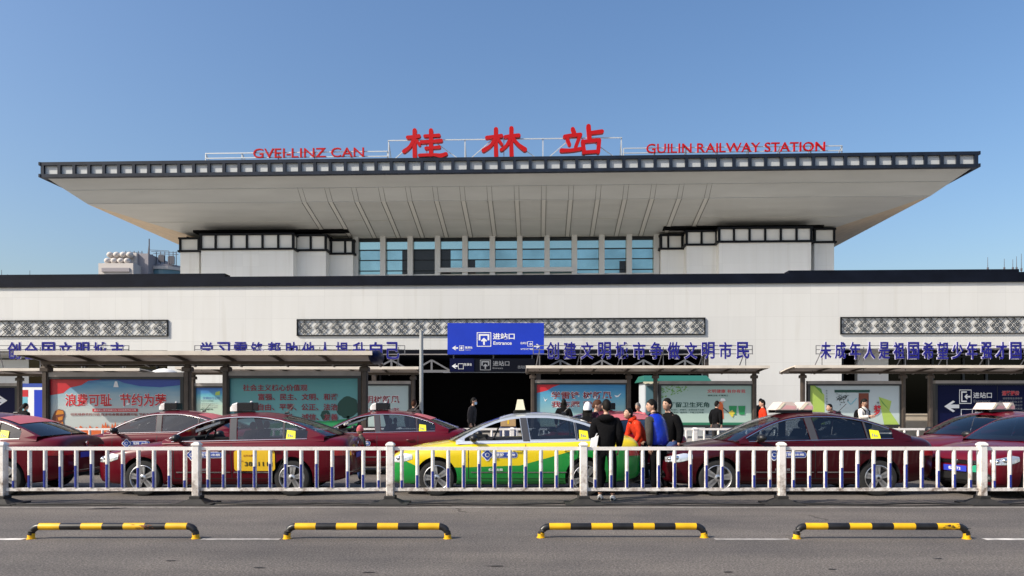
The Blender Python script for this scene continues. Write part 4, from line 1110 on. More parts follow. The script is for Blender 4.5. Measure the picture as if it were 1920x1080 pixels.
# ================================================================ WHITE RAILINGS
def rail_run(label, D, post_px, zt, bal_n, wave_blue=True, base_px=None, group=None):
    t = thing("railing", label, "railing", group=group)
    xs_ = [X(q, D) for q in post_px]
    z_top, z_bot, g0 = zt
    pm = None; bm_ = None; cm = None
    for x_ in xs_:
        if pm is None:
            b = MB(); b.bevbox(-0.06, 0.06, -0.06, 0.06, 0.14, 0.94, 0.012); pm = b.mesh("post", ["fence_white"])
            b = MB(); b.bevbox(-0.07, 0.07, -0.07, 0.07, 0.94, 0.965, 0.01); b.hexa([(-0.066,-0.066,0.965),(0.066,-0.066,0.965),(0.066,0.066,0.965),(-0.066,0.066,0.965),(-0.03,-0.03,0.995),(0.03,-0.03,0.995),(0.03,0.03,0.995),(-0.03,0.03,0.995)]); cm = b.mesh("post_cap", ["fence_white"])
            b = MB(); b.bevbox(-0.09, 0.09, -0.09, 0.09, 0.09, 0.139, 0.01)
            b.hexa([(-0.25,-0.22,0),(0.25,-0.22,0),(0.25,0.22,0),(-0.25,0.22,0),(-0.10,-0.09,0.088),(0.10,-0.09,0.088),(0.10,0.09,0.088),(-0.10,0.09,0.088)])
            b.box(-0.30, 0.30, -0.24, 0.24, -0.002, 0.022); bm_ = b.mesh("base", ["rubber_black"])
        o = link("post", pm, t); o.location = (x_, D, g0)
        link("post_cap", cm, o); link("base", bm_, o)
        o.rotation_euler = (0, 0, R(random.uniform(-3, 3)))
    bal = {}
    for i in range(len(xs_)-1):
        a, e_ = xs_[i]+0.061, xs_[i+1]-0.061
        b = MB(); b.box(a, e_, D-0.022, D+0.022, g0+z_top-0.027, g0+z_top+0.027); b.build("top_rail", ["fence_white"], t)
        b = MB(); b.box(a, e_, D-0.022, D+0.022, g0+z_bot-0.025, g0+z_bot+0.025); b.build("bottom_rail", ["fence_white"], t)
        for k in range(bal_n):
            x_ = a + (e_-a)*(k+0.5)/bal_n
            if 'b' not in bal:
                b = MB(); n = 8; b.tube([(0,0,z_bot+0.025), (0,0,z_top-0.027)], [0.031]*2, 12, cap=False); bal['b'] = b.mesh("baluster", ["fence_white"])
            o = link("baluster", bal['b'], t); o.location = (x_, D, g0)
            if wave_blue:
                ph = (k+0.5)/bal_n
                hgt = 0.10 + 0.46*math.sin(math.pi*ph)**0.9 + random.uniform(-0.02, 0.02)
                key = round(hgt, 2)
                if key not in bal:
                    b = MB(); rows = [[(0.0330*math.sin(q), -0.0330*math.cos(q), z) for q in (R(-38), R(-18), R(0), R(18), R(38))] for z in (z_bot+0.032, z_bot+0.03+key*(z_top-z_bot-0.06)/0.62*0.72)]
                    b.grid(rows, 0, True); bal[key] = b.mesh("blue_strip", ["fence_blue"])
                link("blue_strip", bal[key], o)
    return t
FNC = 11.87
rail_run("nearest white railing with blue strips running along the whole road", FNC, (-360, 5, 369, 732, 1094, 1465, 1841, 2215), (0.89, 0.235, 0.0), 12)
FN2 = 19.3
rail_run("rear white railing behind the dark red taxi with pink roof signs", FN2, (1077, 1303, 1550, 1790, 2030), (0.95, 0.24, 0.0), 9, False)
rail_run("rear white railing passing behind the row of taxis below the red billboard", FN2, (-150, 80, 305, 530, 750, 960, 1060), (0.95, 0.24, 0.0), 9, False)
# cable lying along the railing
b = MB()
pts = [(X(-100 + i*46, 11.80), 11.80 + 0.06*math.sin(i*1.3) + random.uniform(-0.03, 0.03) + (0.30 if i % 8 == 0 else 0.0)*0, 0.012 if True else 0) for i in range(48)]
b.tube(pts, 0.013, 6)
pts = [(X(-100 + i*46, 11.66), 11.64 + 0.05*math.sin(i*0.9+1) + random.uniform(-0.02, 0.02), 0.010) for i in range(48)]
b.tube(pts, 0.010, 6)
tag(b.build("cable", ["rubber_black"]), "black cables lying on the road along the nearest railing", "cable")

# ================================================================ YELLOW BLACK BARRIERS
def barrier(label, px0, px1, py_base, tilt=0.0, wear=0):
    D = CH*F/(py_base-HZ); x0, x1 = X(px0, D), X(px1, D); L_ = x1-x0; h = Z(987, D)
    t = thing("parking_barrier", label, "barrier", (x0+L_/2, D, 0), tilt, "yellow and black tube barriers on the road")
    r_ = 0.041; hw = L_/2 - r_; pts = []
    pts += [(-hw, 0, 0.0), (-hw, 0, 0.05), (-hw, 0, h-0.10)]
    for k in range(1, 6): a = R(18*k); pts.append((-hw+0.10*(1-math.cos(a)), 0, h-0.10+0.10*math.sin(a)))
    m_ = len(pts); nseg = 28
    for k in range(1, nseg): pts.append((-hw+0.10 + (2*hw-0.20)*k/nseg, 0, h))
    for k in range(6): a = R(18*k); pts.append((hw-0.10*(1-math.sin(a)), 0, h-0.10*(1-math.cos(a))))
    pts += [(hw, 0, 0.05), (hw, 0, 0.0)]
    b = MB(); b.tube(pts, r_, 14)
    ns = 14; half = 2*hw-0.24
    def colr(c):
        if c.z < 0.055: return 0
        if abs(c.x) > half/2: return 1
        return int((c.x + half/2)/half*7) % 2
    for i, f in enumerate(b.f):
        c = sum((Vector(b.v[q]) for q in f), Vector())/len(f); b.m[i] = colr(c)
    b.build("tube", ["barrier_yellow", "barrier_black"], t)
    for s_ in (-1, 1):
        b = MB(); b.tube([(s_*hw, 0, 0), (s_*hw, 0, 0.008)], 0.052, 16, smooth=False); b.build("foot_plate", ["barrier_yellow"], t)
    if wear:
        b = MB()
        for k in range(26):
            a = random.uniform(R(-60), R(40)); x_ = wear + random.gauss(0, 0.07); q = random.uniform(0.008, 0.03)
            b.add([(x_-q, -(r_+0.002)*math.cos(a), h+(r_+0.002)*math.sin(a)), (x_+q, -(r_+0.002)*math.cos(a), h+(r_+0.002)*math.sin(a)), (x_+q*0.7, -(r_+0.002)*math.cos(a+0.16), h+(r_+0.002)*math.sin(a+0.16)), (x_-q*0.6, -(r_+0.002)*math.cos(a+0.14), h+(r_+0.002)*math.sin(a+0.14))], [(0,1,2,3)])
        b.build("scuff_mark", ["barrier_black"] if wear > 0.5 else ["rust"], t)
barrier("yellow and black tube barrier with rust patches on its bar", 53, 373, 1010, R(0.6), 0.36)
barrier("clean yellow and black tube barrier, in front of the yellow taxi nose", 532, 846, 1010)
barrier("clean yellow and black tube barrier, in front of the man in the blue vest", 1008, 1327, 1008, R(0.2))
barrier("yellow and black tube barrier with black scuff on its yellow band", 1488, 1818, 1010, R(-0.6), 0.80)
#PART2
# ================================================================ TAXIS
def interp(tab, x):
    """smooth (Catmull-Rom) reading of a table of (x, value)"""
    n = len(tab)
    if x <= tab[0][0]: return tab[0][1]
    if x >= tab[-1][0]: return tab[-1][1]
    for i in range(n-1):
        x0, v0 = tab[i]; x1, v1 = tab[i+1]
        if x <= x1:
            t = (x-x0)/(x1-x0); h = x1-x0
            m0 = (v1-tab[i-1][1])/(x1-tab[i-1][0])*h if i > 0 else (v1-v0)
            m1 = (tab[i+2][1]-v0)/(tab[i+2][0]-x0)*h if i < n-2 else (v1-v0)
            d = v1-v0
            if d == 0: m0 = m1 = 0
            else:
                if m0/d < 0: m0 = 0
                if m1/d < 0: m1 = 0
                m0 = max(min(m0/d, 3), 0)*d; m1 = max(min(m1/d, 3), 0)*d
            return (2*t**3-3*t*t+1)*v0 + (t**3-2*t*t+t)*m0 + (-2*t**3+3*t*t)*v1 + (t**3-t*t)*m1
    return tab[-1][1]

AX_F, AX_R, WR = -1.36, 1.245, 0.312
class Sedan:
    """half section tables of a three-box saloon heading -x; near side is -y"""
    ZS = [(-2.235,.50),(-2.215,.58),(-2.15,.665),(-2.0,.735),(-1.7,.80),(-1.35,.85),(-1.0,.895),(-.8,.915),(0,.93),(.8,.948),(1.3,.965),(1.6,.975),(1.9,.965),(2.12,.93),(2.2,.87),(2.235,.76)]
    ZT = [(-2.235,.52),(-2.215,.62),(-2.15,.72),(-2.0,.795),(-1.7,.868),(-1.35,.925),(-1.0,.975),(-.8,.985),(0,.985),(.8,1.0),(1.3,1.02),(1.6,1.045),(1.9,1.045),(2.12,1.02),(2.2,.93),(2.235,.80)]
    W  = [(-2.235,.50),(-2.215,.60),(-2.15,.69),(-2.0,.765),(-1.7,.825),(-1.35,.847),(-1.0,.852),(0,.855),(.8,.853),(1.3,.848),(1.6,.835),(1.9,.80),(2.12,.735),(2.2,.67),(2.235,.58)]
    ZB = [(-2.235,.30),(-2.18,.235),(-2.0,.20),(-1.6,.185),(0,.185),(1.5,.20),(1.9,.24),(2.15,.30),(2.235,.36)]
    RAIL = [(-1.02,.955),(-.80,1.085),(-.55,1.215),(-.3,1.315),(-.05,1.372),(.25,1.398),(.55,1.398),(.85,1.368),(1.15,1.30),(1.42,1.205),(1.65,1.105),(1.80,1.035)]
    FZ = [0, .04, .15, .42, .72, .86, .96, 1.0]; FW = [.80, .895, .950, .978, 1.0, .992, .962, .915]
    def sec(s, x):
        zs, zt, w, zb = (interp(q, x) for q in (s.ZS, s.ZT, s.W, s.ZB))
        side = [(w*f, zb+(zs-zb)*z) for f, z in zip(s.FW, s.FZ)]
        top = [(w*.86, zs+.30*(zt-zs)), (w*.70, zs+.62*(zt-zs)), (w*.45, zs+.88*(zt-zs)), (0, zt)]
        return [(0, zb)] + side + top
    def ys(s, x, z):
        sd = s.sec(x)[1:9]
        if z <= sd[0][1]: return sd[0][0]
        for (y0, z0), (y1, z1) in zip(sd, sd[1:]):
            if z <= z1: return y0 + (y1-y0)*(z-z0)/max(1e-6, z1-z0)
        return sd[-1][0]
    def yr(s, z):
        """half width of the side glass at height z"""
        t = (z-.93)/.47
        return .800 - .185*t - .04*t*t
    def band(s, b, xs, lo, hi, off=.004, side=-1, m=0, nz=3):
        rows = []
        for x in xs:
            a, e = lo(x), hi(x); rows.append([(x, side*(s.ys(x, a+(e-a)*k/nz)+off), a+(e-a)*k/nz) for k in range(nz+1)])
        b.grid(rows, m, True, flip=(side > 0))
    def xf(s, y, z, rear=False):
        """x of the nose (or tail) surface at lateral y, height z"""
        lo, hi = (-2.235, -1.0) if not rear else (2.235, 1.0)
        if s.ys(lo, z) >= abs(y): return lo
        for _ in range(24):
            m_ = (lo+hi)/2
            if s.ys(m_, z) < abs(y): lo = m_
            else: hi = m_
        return hi
    def front(s, b, ys_, lo, hi, off=.006, rear=False, m=0, nz=2):
        rows = []; k_ = -1 if not rear else 1
        for y in ys_:
            a, e = lo(y), hi(y); rows.append([(s.xf(y, a+(e-a)*k/nz, rear)+k_*off, y, a+(e-a)*k/nz) for k in range(nz+1)])
        b.grid(rows, m, True, flip=not rear)
SED = Sedan()
def lin(a, e, n): return [a+(e-a)*i/n for i in range(n+1)]
const = lambda v: (lambda x: v)
def zrail(x): return interp(Sedan.RAIL, x)

def livery():
    m = bpy.data.materials.new("yellow_green_paint"); m.use_nodes = True
    nt = m.node_tree; n = nt.nodes; L = nt.links; b = n["Principled BSDF"]
    tc = n.new("ShaderNodeTexCoord"); sp = n.new("ShaderNodeSeparateXYZ"); L.new(tc.outputs["Object"], sp.inputs[0])
    mr = n.new("ShaderNodeMapRange"); mr.inputs[1].default_value = -2.3; mr.inputs[2].default_value = 2.3; L.new(sp.outputs[0], mr.inputs[0])
    def p(x): return (x+2.3)/4.6
    g = lambda v: (v/1.6, v/1.6, v/1.6)
    r = ramp(nt, [(p(-2.24), g(.60)), (p(-1.92), g(.62)), (p(-1.70), g(.52)), (p(-0.95), g(.50)), (p(0.10), g(.535)), (p(0.55), g(.66)), (p(1.15), g(.83)), (p(1.6), g(.80)), (p(2.24), g(.80))])
    L.new(mr.outputs[0], r.inputs[0])
    mu = n.new("ShaderNodeMath"); mu.operation = 'MULTIPLY'; mu.inputs[1].default_value = 1.6; L.new(r.outputs[0], mu.inputs[0])
    gt = n.new("ShaderNodeMath"); gt.operation = 'GREATER_THAN'; L.new(sp.outputs[2], gt.inputs[0]); L.new(mu.outputs[0], gt.inputs[1])
    mx = n.new("ShaderNodeMixRGB"); mx.inputs[1].default_value = (0.006, 0.26, 0.04, 1); mx.inputs[2].default_value = (0.80, 0.60, 0.003, 1)
    L.new(gt.outputs[0], mx.inputs[0]); L.new(mx.outputs[0], b.inputs["Base Color"])
    b.inputs["Roughness"].default_value = 0.33; b.inputs["Coat Weight"].default_value = 1.0; b.inputs["Coat Roughness"].default_value = 0.04
    MATS["yellow_green_paint"] = m
livery()
mat("dark_maroon_paint", (0.036, 0.0006, 0.003), 0.32, coat=0.4, spec=0.18)

# ---- shared meshes, built once
def body_mesh():
    xs = [-2.235,-2.225,-2.21,-2.18,-2.15,-2.1] + lin(-2.05, 2.05, 54) + [2.1,2.14,2.17,2.195,2.215,2.228,2.235]
    b = MB(); rows = []
    for x in xs:
        h = SED.sec(x); rows.append([(x, -y, z) for y, z in h] + [(x, y, z) for y, z in h[::-1][1:-1]] + [(x, -h[0][0], h[0][1])])
    npt = len(rows[0])
    def mf(i, j):
        xm = (xs[i]+xs[i+1])/2
        if 8 <= j <= 13 and -.90 < xm < 1.62: return 1
        if j == 0 or j >= npt-2: return 1
        return 0
    b.grid(rows, 0, True, flip=True, mf=mf)
    for r_, fl in ((rows[0], False), (rows[-1], True)):
        n = npt-1; o = len(b.v); b.v += r_[:n]; f = tuple(range(o, o+n))
        b.f.append(f if fl else f[::-1]); b.m.append(0); b.sm.append(True)
    me = b.mesh("body", ["maroon_paint", "car_black"])
    bm = bmesh.new(); bm.from_mesh(me); bmesh.ops.remove_doubles(bm, verts=bm.verts, dist=1e-5); bmesh.ops.recalc_face_normals(bm, faces=bm.faces); bm.to_mesh(me); bm.free()
    o = link("tmp", me)
    c = MB()
    for ax in (AX_F, AX_R):
        for s_ in (-1, 1):
            y0, y1 = sorted((s_*.52, s_*1.1)); v = []; n = 36
            for y in (y0, y1):
                for k in range(n): a = 2*math.pi*k/n; v.append((ax+.362*math.cos(a), y, WR+.015+.362*math.sin(a)))
            f = [tuple(range(n-1,-1,-1))[::-1], tuple(range(n, 2*n))[::-1]] + [(k, n+k, n+(k+1) % n, (k+1) % n) for k in range(n)]
            c.add(v, f)
    cm = c.mesh("cut", ["car_black"])
    bm = bmesh.new(); bm.from_mesh(cm); bmesh.ops.recalc_face_normals(bm, faces=bm.faces); bm.to_mesh(cm); bm.free()
    co = link("cut", cm)
    md = o.modifiers.new("b", 'BOOLEAN'); md.operation = 'DIFFERENCE'; md.object = co; md.solver = 'EXACT'; md.material_mode = 'TRANSFER'
    r_ = evaluated(o); r_.name = "body"
    bpy.data.objects.remove(o); bpy.data.objects.remove(co)
    for p in r_.polygons: p.use_smooth = True
    r_.set_sharp_from_angle(angle=R(38))
    return r_
BELT = lambda x: .955 + .022*(x+.9)
def wtop(x): return zrail(x) - .040
def win_poly(xa, xb, tilt_a=0, tilt_b=0, n=14):
    """window outline between xa and xb; the ends lean by tilt per metre"""
    low = [(x, BELT(x)) for x in lin(xa, xb, 6)]
    xa2, xb2 = xa+tilt_a, xb+tilt_b
    up = [(x, max(wtop(x), BELT(x)+.004)) for x in lin(xb2, xa2, n)]
    return low + up
WINS = [win_poly(-.87, .145, .0, -.055), win_poly(.285, 1.075, -.06, -.03), win_poly(1.115, 1.50, -.03, -.0)]
def side_frame_mesh():
    b = MB()
    for s_ in (-1, 1):
        outer = [(x, .90+.02*(x+1)) for x in lin(-1.02, 1.80, 24)] + [(x, zrail(x)) for x in lin(1.80, -1.02, 48)]
        # fine interior sampling comes from the window outlines
        loops = [[Vector((x, z, 0)) for x, z in outer]] + [[Vector((x, z, 0)) for x, z in w[::-1]] for w in WINS]
        tri = tessellate_polygon(loops); pts = [q for l in loops for q in l]
        v = [(q.x, s_*SED.yr(q.y), q.y) for q in pts]; fs = []
        for t in tri:
            A, B, C_ = (pts[i] for i in t); ccw = (B-A).cross(C_-A).z > 0
            fs.append(tuple(t) if (ccw == (s_ < 0)) else tuple(t[::-1]))
        b.add(v, fs, 0, True)
    # roof skin with A and C pillars: lofted along the rail
    T = lin(-1.02, 1.80, 56); HX, BX = -.28, .98
    S_ = [-1, -.965, -.93, -.88, -.75, -.5, -.25, 0, .25, .5, .75, .88, .93, .965, 1]
    def pt(x, s_):
        z = zrail(x); y = SED.yr(z)*s_; q = 1-s_*s_
        bow = .20*max(0, min(1, (-.28-x)/.74)) - .20*max(0, min(1, (x-.98)/.82))
        cr = .055*(1-abs(max(0, min(1, (-.1-x)/.9)))) if x < 0 else .055*(1-.5*max(0, min(1, (x-.6)/1.2)))
        return (x - bow*q, y, z + cr*q)
    roof = MB(); ws = MB(); bl = MB(); red = MB(); mask = MB()
    for i in range(len(T)-1):
        xm = (T[i]+T[i+1])/2
        for j in range(len(S_)-1):
            sm = (S_[j]+S_[j+1])/2
            q = [pt(T[i], S_[j]), pt(T[i], S_[j+1]), pt(T[i+1], S_[j+1]), pt(T[i+1], S_[j])]
            tgt = roof
            if abs(sm) < .93 and xm < HX: tgt = ws
            if abs(sm) < .93 and xm > BX: tgt = bl
            tgt.add(q, [(0,3,2,1)], 0, True)
    b.v += []
    o = len(b.v); b.v += roof.v; b.f += [tuple(k+o for k in f) for f in roof.f]; b.m += roof.m; b.sm += roof.sm
    def weld(mb, name, mats):
        me = mb.mesh(name, mats); bm = bmesh.new(); bm.from_mesh(me); bmesh.ops.remove_doubles(bm, verts=bm.verts, dist=1e-4); bm.to_mesh(me); bm.free()
        me.set_sharp_from_angle(angle=R(35)); return me
    st_ = MB()
    for i in range(10):
        a, e = .99+.36*i/10, .99+.36*(i+1)/10
        row = [pt(a, s_) for s_ in lin(-.86, .86, 12)]; row2 = [pt(e, s_) for s_ in lin(-.86, .86, 12)]
        st_.grid([[(x, y, z+.008) for x, y, z in row], [(x, y, z+.008) for x, y, z in row2]], 0, True, flip=True)
    return weld(b, "roof", ["maroon_paint"]), weld(ws, "windshield", ["car_glass"]), weld(bl, "rear_window", ["car_glass"]), weld(st_, "rear_sticker", ["sticker_red"]), pt
ROOF, WSH, RWN, RSTK, ROOFPT = side_frame_mesh()
BODY = body_mesh()
def glass_side(i):
    b = MB()
    for s_ in (-1, 1):
        w = WINS[i]; tri = tessellate_polygon([[Vector((x, z, 0)) for x, z in w]]); pts = [Vector((x, z, 0)) for x, z in w]; fs = []
        for t in tri:
            A, B, C_ = (pts[k] for k in t); ccw = (B-A).cross(C_-A).z > 0
            fs.append(tuple(t) if (ccw == (s_ < 0)) else tuple(t[::-1]))
        b.add([(q.x, s_*(SED.yr(q.y)-.012), q.y) for q in pts], fs, 0, False)
    return b.mesh("side_window", ["car_glass"])
GLS = [glass_side(i) for i in range(3)]
def wheel_meshes():
    b = MB(); b.lathe_y((0,0,0), [(.222,.10),(.262,.098),(.300,.088),(.312,.06),(.312,-.06),(.300,-.088),(.262,-.098),(.222,-.094)], 40); ty = b.mesh("tyre", ["tyre"])
    b = MB()
    b.lathe_y((0,0,0), [(.224,-.094),(.216,-.098),(.205,-.085),(.198,-.02),(.0,-.018)], 40, mf=lambda i: 0 if i < 3 else 1)
    for k in range(5):
        a = 2*math.pi*k/5 + .31
        for da, wd in ((-.10, .030), (.10, .030)):
            c, s_ = math.cos(a+da*1.3), math.sin(a+da*1.3); c0, s0 = math.cos(a+da*.3), math.sin(a+da*.3); tx, tz = -math.sin(a), math.cos(a)
            p0, p1 = (c0*.035, s0*.035), (c*.210, s_*.210)
            v = []
            for y in (-.030, -.078):
                for (px, pz), w_ in ((p0, .030), (p1, wd)):
                    yy = y if (px, pz) == p1 else y-.004
                    v += [(px-tx*w_, yy, pz-tz*w_), (px+tx*w_, yy, pz+tz*w_)]
            b.add(v, [(4,5,7,6),(0,1,5,4),(2,6,7,3),(0,4,6,2),(1,3,7,5)], 0)
    b.lathe_y((0,0,0), [(.060,-.05),(.060,-.084),(.045,-.092),(0,-.093)], 20)
    b.lathe_y((0,0,0), [(.026,-.09),(.022,-.097),(0,-.098)], 14, m=1)
    rm = b.mesh("rim", ["alloy", "car_black"])
    return ty, rm
TYRE, RIM = wheel_meshes()
def small_meshes():
    d = {}
    b = MB()
    # head lamps wrap round the nose corner
    for s_ in (-1, 1):
        SED.band(b, lin(-2.19, -1.78, 12), lambda x: .585+.10*max(0, (x+2.0)/.3)**1.3*0.9, lambda x: .665+.075*min(1, (x+2.19)/.28) - .02*max(0, (x+1.9)/.12), .006, s_, 0)
    d["headlight"] = b.mesh("headlight", ["lamp_clear"])
    b = MB()
    for s_ in (-1, 1):
        b.ell((-2.02, s_*(SED.ys(-2.02, .655)-.02), .655), (.055, .04, .045), 12, 8); b.ell((-2.12, s_*(SED.ys(-2.12, .64)-.02), .635), (.045, .04, .038), 12, 8)
    d["lamp_bulb"] = b.mesh("lamp_bulb", ["chrome"])
    b = MB()
    for s_ in (-1, 1): SED.band(b, lin(1.93, 2.20, 8), lambda x: .70, lambda x: .855 if x > 1.99 else .80+(x-1.93)*.9, .006, s_, 0)
    SED.front(b, lin(-.66, -.36, 6), const(.70), const(.835), .006, True); SED.front(b, lin(.36, .66, 6), const(.70), const(.835), .006, True)
    d["tail_light"] = b.mesh("tail_light", ["lamp_red"])
    b = MB()
    for s_ in (-1, 1):
        for x0, tl in ((-.80, .0), (.21, -.02), (1.12, .0)):
            zz = lin(.30 if x0 < 1 else .50, .90, 10); rows = []
            for z in zz:
                xx = x0 + tl*(z-.3) + (0 if x0 < 1 else -.10*max(0, (.75-z)/.25)**1.5)
                rows.append([(xx+dx, s_*(SED.ys(xx, z)+.0025), z) for dx in (-.006, .006)])
            b.grid(rows, 0, True, flip=(s_ < 0))
        SED.band(b, lin(-.80, 1.0, 16), const(.300), const(.309), .0025, s_, 0, 1)
    d["door_seam"] = b.mesh("door_seam", ["car_black"])
    b = MB()
    for s_ in (-1, 1):
        SED.band(b, lin(-.76, .18, 12), const(.405), const(.425), .008, s_, 0, 1); SED.band(b, lin(.24, .92, 12), const(.405), const(.425), .008, s_, 0, 1)
    d["door_strip"] = b.mesh("door_strip", ["chrome"])
    b = MB()
    for s_ in (-1, 1):
        SED.band(b, lin(-.98, .87, 16), const(.195), const(.245), .010, s_, 0, 1)
    d["sill_trim"] = b.mesh("sill_trim", ["trim_black"])
    b = MB()
    for s_ in (-1, 1):
        b.tube([(x, s_*(SED.yr(zrail(x)-.028)+.006), zrail(x)-.028) for x in lin(-.90, 1.46, 40)], .011, 6)
        b.tube([(x, s_*(SED.yr(BELT(x)-.012)+.004), BELT(x)-.012) for x in lin(-.86, 1.50, 20)], .007, 6)
    d["window_trim"] = b.mesh("window_trim", ["chrome"])
    b = MB()
    for s_ in (-1, 1):
        v = []; rows = []
        for z0 in lin(.955, 1.36, 6):
            t = (z0-.955)/.405
            rows.append([(.155-.055*t, s_*(SED.yr(z0)+.004), z0), (.275-.06*t, s_*(SED.yr(z0)+.004), z0)])
        b.grid(rows, 0, True, flip=(s_ < 0))
        rows = [[(1.08-.03*t, s_*(SED.yr(.98+.30*t)+.003), .98+.30*t), (1.11-.03*t, s_*(SED.yr(.98+.30*t)+.003), .98+.30*t)] for t in lin(0, 1, 5)]
        b.grid(rows, 0, True, flip=(s_ < 0))
    d["pillar_cover"] = b.mesh("pillar_cover", ["pillar_grey"])
    b = MB()
    for s_ in (-1, 1):
        for x0 in (.05, .95):
            y = SED.ys(x0, .80)
            b.tube([(x0-.09, s_*(y+.005), .798), (x0-.06, s_*(y+.030), .802), (x0+.06, s_*(y+.030), .802), (x0+.09, s_*(y+.005), .800)], .012, 8)
    d["door_handle"] = b.mesh("door_handle", ["maroon_paint"])
    b = MB()
    for s_ in (-1, 1):
        b.ell((-.70, s_*.955, 1.015), (.075, .105, .068), 14, 10); b.bar((-.72, s_*.80, .955), (-.70, s_*.90, .985), .05, .035)
    d["mirror"] = b.mesh("mirror", ["car_black"])
    b = MB()
    SED.front(b, lin(-.50, .50, 10), const(.575), const(.64), .010); SED.front(b, lin(-.62, .62, 12), const(.30), const(.42), .010)
    d["grille"] = b.mesh("grille", ["car_black"])
    b = MB()
    for z in (.588, .612, .632): SED.front(b, lin(-.50, .50, 10), const(z), const(z+.009), .016, False, 0, 1)
    for s_ in (-1, 1):
        SED.front(b, lin(s_*.52, s_*.64, 3) if s_ > 0 else lin(-.64, -.52, 3), const(.335), const(.385), .016, False, 0, 1)
    SED.front(b, lin(-.60, .60, 10), const(.425), const(.435), .014, False, 0, 1)
    SED.front(b, lin(-.62, .62, 10), const(.40), const(.412), .010, True, 0, 1); SED.front(b, lin(-.28, .28, 6), const(.81), const(.828), .010, True, 0, 1)
    d["chrome_bar"] = b.mesh("chrome_bar", ["chrome"])
    b = MB()
    # seats, headrests, wheel, dash
    for y in (-.37, .37):
        for x0 in (.18, 1.02):
            b.hexa([(x0-.02, y-.23, .70), (x0+.16, y-.23, .70), (x0+.16, y+.23, .70), (x0-.02, y+.23, .70), (x0+.17, y-.20, 1.13), (x0+.26, y-.20, 1.13), (x0+.26, y+.20, 1.13), (x0+.17, y+.20, 1.13)])
            b.ell((x0+.24, y, 1.21), (.05, .13, .075), 10, 8)
    b.hexa([(-.95, -.70, .93), (-.45, -.70, .93), (-.45, .70, .93), (-.95, .70, .93), (-.80, -.66, 1.02), (-.52, -.66, 1.02), (-.52, .66, 1.02), (-.80, .66, 1.02)])
    d["seats"] = b.mesh("seats", ["interior_dark"])
    b = MB(); ring = [(-.36+.07*math.sin(a), -.37+.18*math.cos(a), 1.0+.165*math.sin(a)) for a in lin(0, 2*math.pi, 20)]
    b.tube(ring, .016, 6, cap=False); b.bar((-.36, -.54, 1.0), (-.36, -.20, 1.0), .03); d["steering_wheel"] = b.mesh("steering_wheel", ["trim_black"])
    b = MB(); b.tube([(.92, 0, 1.45), (1.06, 0, 1.60)], .006, 5); b.tube([(.88, 0, 1.44), (.96, 0, 1.445)], .02, 8); d["antenna"] = b.mesh("antenna", ["car_black"])
    b = MB()
    SED.front(b, lin(-.22, .22, 4), const(.44), const(.54), .020, False, 0, 1)
    d["number_plate"] = b.mesh("number_plate", ["plate_blue"])
    b = MB(); SED.front(b, lin(-.22, .22, 4), const(.63), const(.73), .012, True, 0, 1); d["rear_plate"] = b.mesh("number_plate", ["plate_blue"])
    b = MB()
    b.lathe_y((0, 0, 0), [(.05, -.002), (.05, -.010), (0, -.011)], 18)
    d["emblem"] = b.mesh("emblem", ["chrome"])
    return d
SM = small_meshes()
SPLIT = {}
def split_mesh(me, key):
    """one mesh per value of key(face centre)"""
    if me.name in SPLIT: return SPLIT[me.name]
    groups = {}
    for p in me.polygons: groups.setdefault(key(p.center), []).append(p)
    out = []
    for k in sorted(groups):
        b = MB(); idx = {}
        for p in groups[k]:
            f = []
            for v in p.vertices:
                if v not in idx: idx[v] = len(b.v); b.v.append(tuple(me.vertices[v].co))
                f.append(idx[v])
            b.f.append(tuple(f)); b.m.append(p.material_index); b.sm.append(p.use_smooth)
        out.append(b.mesh(me.name.split('.')[0], list(me.materials)))
    SPLIT[me.name] = out
    return out
side_key = lambda c: c.y > 0

def side_text(name, s_, x0, x1, z0, z1, m, parent, off=.010, bold=.02):
    v, f = raw_text(s_, bold, 0)
    xs = [p[0] for p in v]; ys_ = [p[1] for p in v]; a, e, c, d = min(xs), max(xs), min(ys_), max(ys_)
    b = MB()
    vv = []
    for p in v:
        x = x0+(p[0]-a)/(e-a)*(x1-x0); z = z0+(p[1]-c)/(d-c)*(z1-z0); vv.append((x, -(SED.ys(x, z)+off), z))
    b.add(vv, f); return b.build(name, [m], parent)
def side_patch(name, x0, x1, z0, z1, m, parent, off=.005, rnd=.03):
    """rounded rectangle lying on the near side of the body"""
    b = MB(); rows = []
    for x in [x0+rnd*(1-math.cos(a)) for a in lin(0, math.pi/2, 4)] + lin(x0+rnd, x1-rnd, 6)[1:-1] + [x1-rnd+rnd*math.sin(a) for a in lin(0, math.pi/2, 4)]:
        d = 0
        if x < x0+rnd: d = rnd - math.sqrt(max(0, rnd*rnd-(x0+rnd-x)**2))
        if x > x1-rnd: d = rnd - math.sqrt(max(0, rnd*rnd-(x-x1+rnd)**2))
        rows.append([(x, -(SED.ys(x, z)+off), z) for z in lin(z0+d, z1-d, 3)])
    b.grid(rows, 0, True); return b.build(name, [m], parent)

def recolor(me, m):
    n = me.copy(); n.materials[0] = M(m); return n
PAINTED = {}
def painted(key, me, m):
    if (key, m) not in PAINTED: PAINTED[(key, m)] = recolor(me, m)
    return PAINTED[(key, m)]

